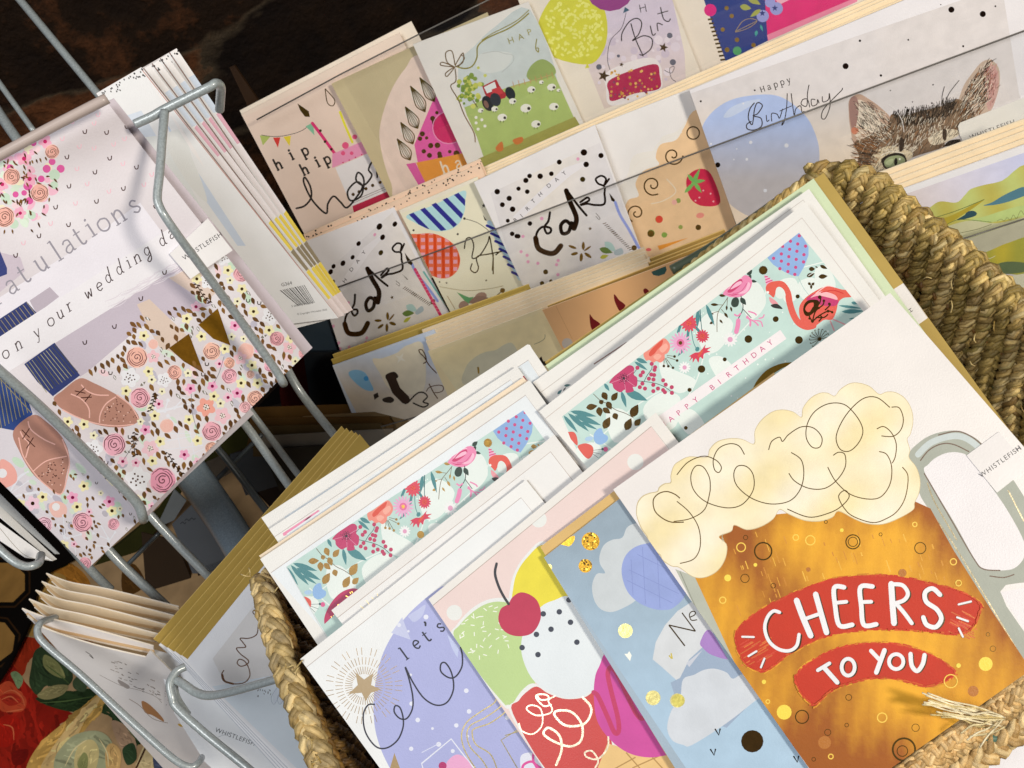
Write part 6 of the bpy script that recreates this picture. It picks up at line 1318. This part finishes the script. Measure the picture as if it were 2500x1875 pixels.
# gold envelopes and left blue card
stack('envelope', (813,866), (1290,694), 2, (-4,12), (-6,14), P0.k(.03), .005, '9a8442', 'b39c58', ['rear dull gold envelope edge below the left Cake card','front dull gold envelope edge below the left Cake card'], 150)
s = Sheet('greeting_card', '812,893 1060,805 1260,1180 960,1260', P0.k(.018), 'aeb7c6', .0010)
s.fr('P6'); s.grad('130,770 1000,470 1300,1000 1100,1250 450,1400', lambda u, v: mixc('a7b4ca', 'b9ae9e', (v-850)/120), 'w', 14)
s.blob('510,700 600,690 740,640 790,600 860,560 1000,560 1000,1000 700,1000 580,830','c3bba8','w'); s.blob('280,830 350,800 440,830 490,920 520,1000 430,990 320,900','7fb3d9','w'); s.disc(450,885,24,'3a86c0'); s.star(780,690,60,'d0ccc0','p',-60,.3,4)
s.blob('640,850 720,820 760,870 700,900 650,900','241a14'); s.line('690,880 740,1000 830,1090', 90, '2e2018', smooth=False)
s.blob('610,1080 680,1060 720,1090 690,1120 620,1110','2e2620'); s.line('860,1110 940,1030 1000,1020 1040,1060 1000,1110 1050,1130 1000,1160 900,1120', 14, '241c16'); s.poly('520,1040 560,1020 575,1060 530,1090','241c16')
s.line('1130,835 1060,760 1010,680 970,640 960,610 990,610 1020,660 1030,720 1000,740', 10, '5a3c20','f'); s.line('1055,935 1100,1020 1140,1080', 10, '5a3c20','f'); s.line('1030,1010 1060,970 1140,950 1190,960 1190,1000 1150,1020 1110,1020', 8, '5a3c20','f')
s.done('blue grey card with a dark figure and pale blue balloon in the rack front row', 'greeting card')
stack('envelope', (1031,806), (1572,604), 5, (3.5,9), (3,9), P0, .005, CR, CE, [nth[i]+' cream envelope of the stack left of the tan card' for i in range(5)], 170)
s = Sheet('greeting_card', '1045,858 1325,752 1480,1060 1190,1180', P0.k(-.004), 'd3c39c', .0010, 'p', 'f0e2c6')
s.fr('P6'); s.grad('1080,650 2150,240 2500,900 1500,1250', lambda u, v: mixc('d6c59a', 'b9b49a', (v-850)/150), 'w', 14)
s.blob('1410,780 1500,680 1600,630 1700,610 1780,560 1850,540 1900,600 1940,700 1900,900 1410,950','b1ac96','w'); s.line('2070,555 2130,530 2170,500 2175,460', 6, '7f7a62'); s.line('1530,780 1535,830', 18, 'c9a652','f'); s.poly('2120,690 2140,670 2160,720 2190,720 2200,760 2130,760','2d241c')
s.done('beige card with a soft grey wash and small gold mark in the rack front row', 'greeting card')
stack('envelope', (1318,737), (1768,560), 4, (9,5), (4,9), P0.k(-.006), .005, '8a6f3a', 'b59a60', [x+' brown kraft envelope edge behind the tan card with dark red leaves' for x in ('rearmost','second','third','front')], 150)
s = Sheet('greeting_card', '1324,757 1780,588 1900,900 1480,1060', P0.k(-.012), 'c09468', .0010, 'p', 'd9b48c')
s.fr('Q5'); s.line('620,735 640,780 700,900 780,1060', 4, 'a97d54', smooth=False)
s.blob('945,825 965,840 985,865 1010,880 1050,920 1010,990 960,950','5d0f12','w'); s.blob('1180,630 1200,640 1230,680 1270,710 1290,740 1240,790 1190,700','5d0f12','w'); s.blob('1465,580 1490,570 1520,600 1500,640 1470,610','5d0f12'); s.poly('1540,410 1680,355 1690,390 1670,430 1610,450 1560,440','2c4a46'); s.disc(730,1100,52,'a59a90')
s.done('tan card with dark red leaves and a green disc in the rack front row', 'greeting card')
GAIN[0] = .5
# ---------------- things between the racks, colours dimmed to stand in for shade
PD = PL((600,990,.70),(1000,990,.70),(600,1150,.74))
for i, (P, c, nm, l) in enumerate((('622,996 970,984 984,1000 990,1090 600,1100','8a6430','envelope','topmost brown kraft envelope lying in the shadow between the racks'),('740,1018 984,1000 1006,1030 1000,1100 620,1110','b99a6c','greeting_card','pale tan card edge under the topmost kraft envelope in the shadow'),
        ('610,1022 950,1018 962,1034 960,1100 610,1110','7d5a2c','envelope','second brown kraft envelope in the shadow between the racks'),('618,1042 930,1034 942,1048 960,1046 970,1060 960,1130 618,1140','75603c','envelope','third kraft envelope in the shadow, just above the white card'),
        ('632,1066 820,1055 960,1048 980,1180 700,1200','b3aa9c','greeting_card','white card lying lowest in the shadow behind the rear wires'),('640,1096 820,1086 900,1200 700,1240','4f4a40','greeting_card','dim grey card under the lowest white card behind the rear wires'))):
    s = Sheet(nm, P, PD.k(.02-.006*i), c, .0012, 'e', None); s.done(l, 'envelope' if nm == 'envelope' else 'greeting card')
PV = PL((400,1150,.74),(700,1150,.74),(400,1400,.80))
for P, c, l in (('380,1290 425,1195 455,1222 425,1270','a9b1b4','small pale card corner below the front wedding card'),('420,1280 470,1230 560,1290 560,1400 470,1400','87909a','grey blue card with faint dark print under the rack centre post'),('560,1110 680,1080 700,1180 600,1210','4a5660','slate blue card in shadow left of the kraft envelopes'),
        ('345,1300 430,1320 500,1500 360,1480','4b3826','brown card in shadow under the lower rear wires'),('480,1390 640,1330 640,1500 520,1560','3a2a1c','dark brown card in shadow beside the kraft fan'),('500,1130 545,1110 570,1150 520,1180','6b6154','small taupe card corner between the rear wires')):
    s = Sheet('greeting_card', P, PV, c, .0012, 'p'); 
    if c == '87909a':
        s.fr('P8')
        for x, y in ((1760,500),(1800,470),(1850,460)): s.line([(x-20,y+10),(x,y-8),(x+20,y+8),(x+34,y-6)], 7, '3a4048')
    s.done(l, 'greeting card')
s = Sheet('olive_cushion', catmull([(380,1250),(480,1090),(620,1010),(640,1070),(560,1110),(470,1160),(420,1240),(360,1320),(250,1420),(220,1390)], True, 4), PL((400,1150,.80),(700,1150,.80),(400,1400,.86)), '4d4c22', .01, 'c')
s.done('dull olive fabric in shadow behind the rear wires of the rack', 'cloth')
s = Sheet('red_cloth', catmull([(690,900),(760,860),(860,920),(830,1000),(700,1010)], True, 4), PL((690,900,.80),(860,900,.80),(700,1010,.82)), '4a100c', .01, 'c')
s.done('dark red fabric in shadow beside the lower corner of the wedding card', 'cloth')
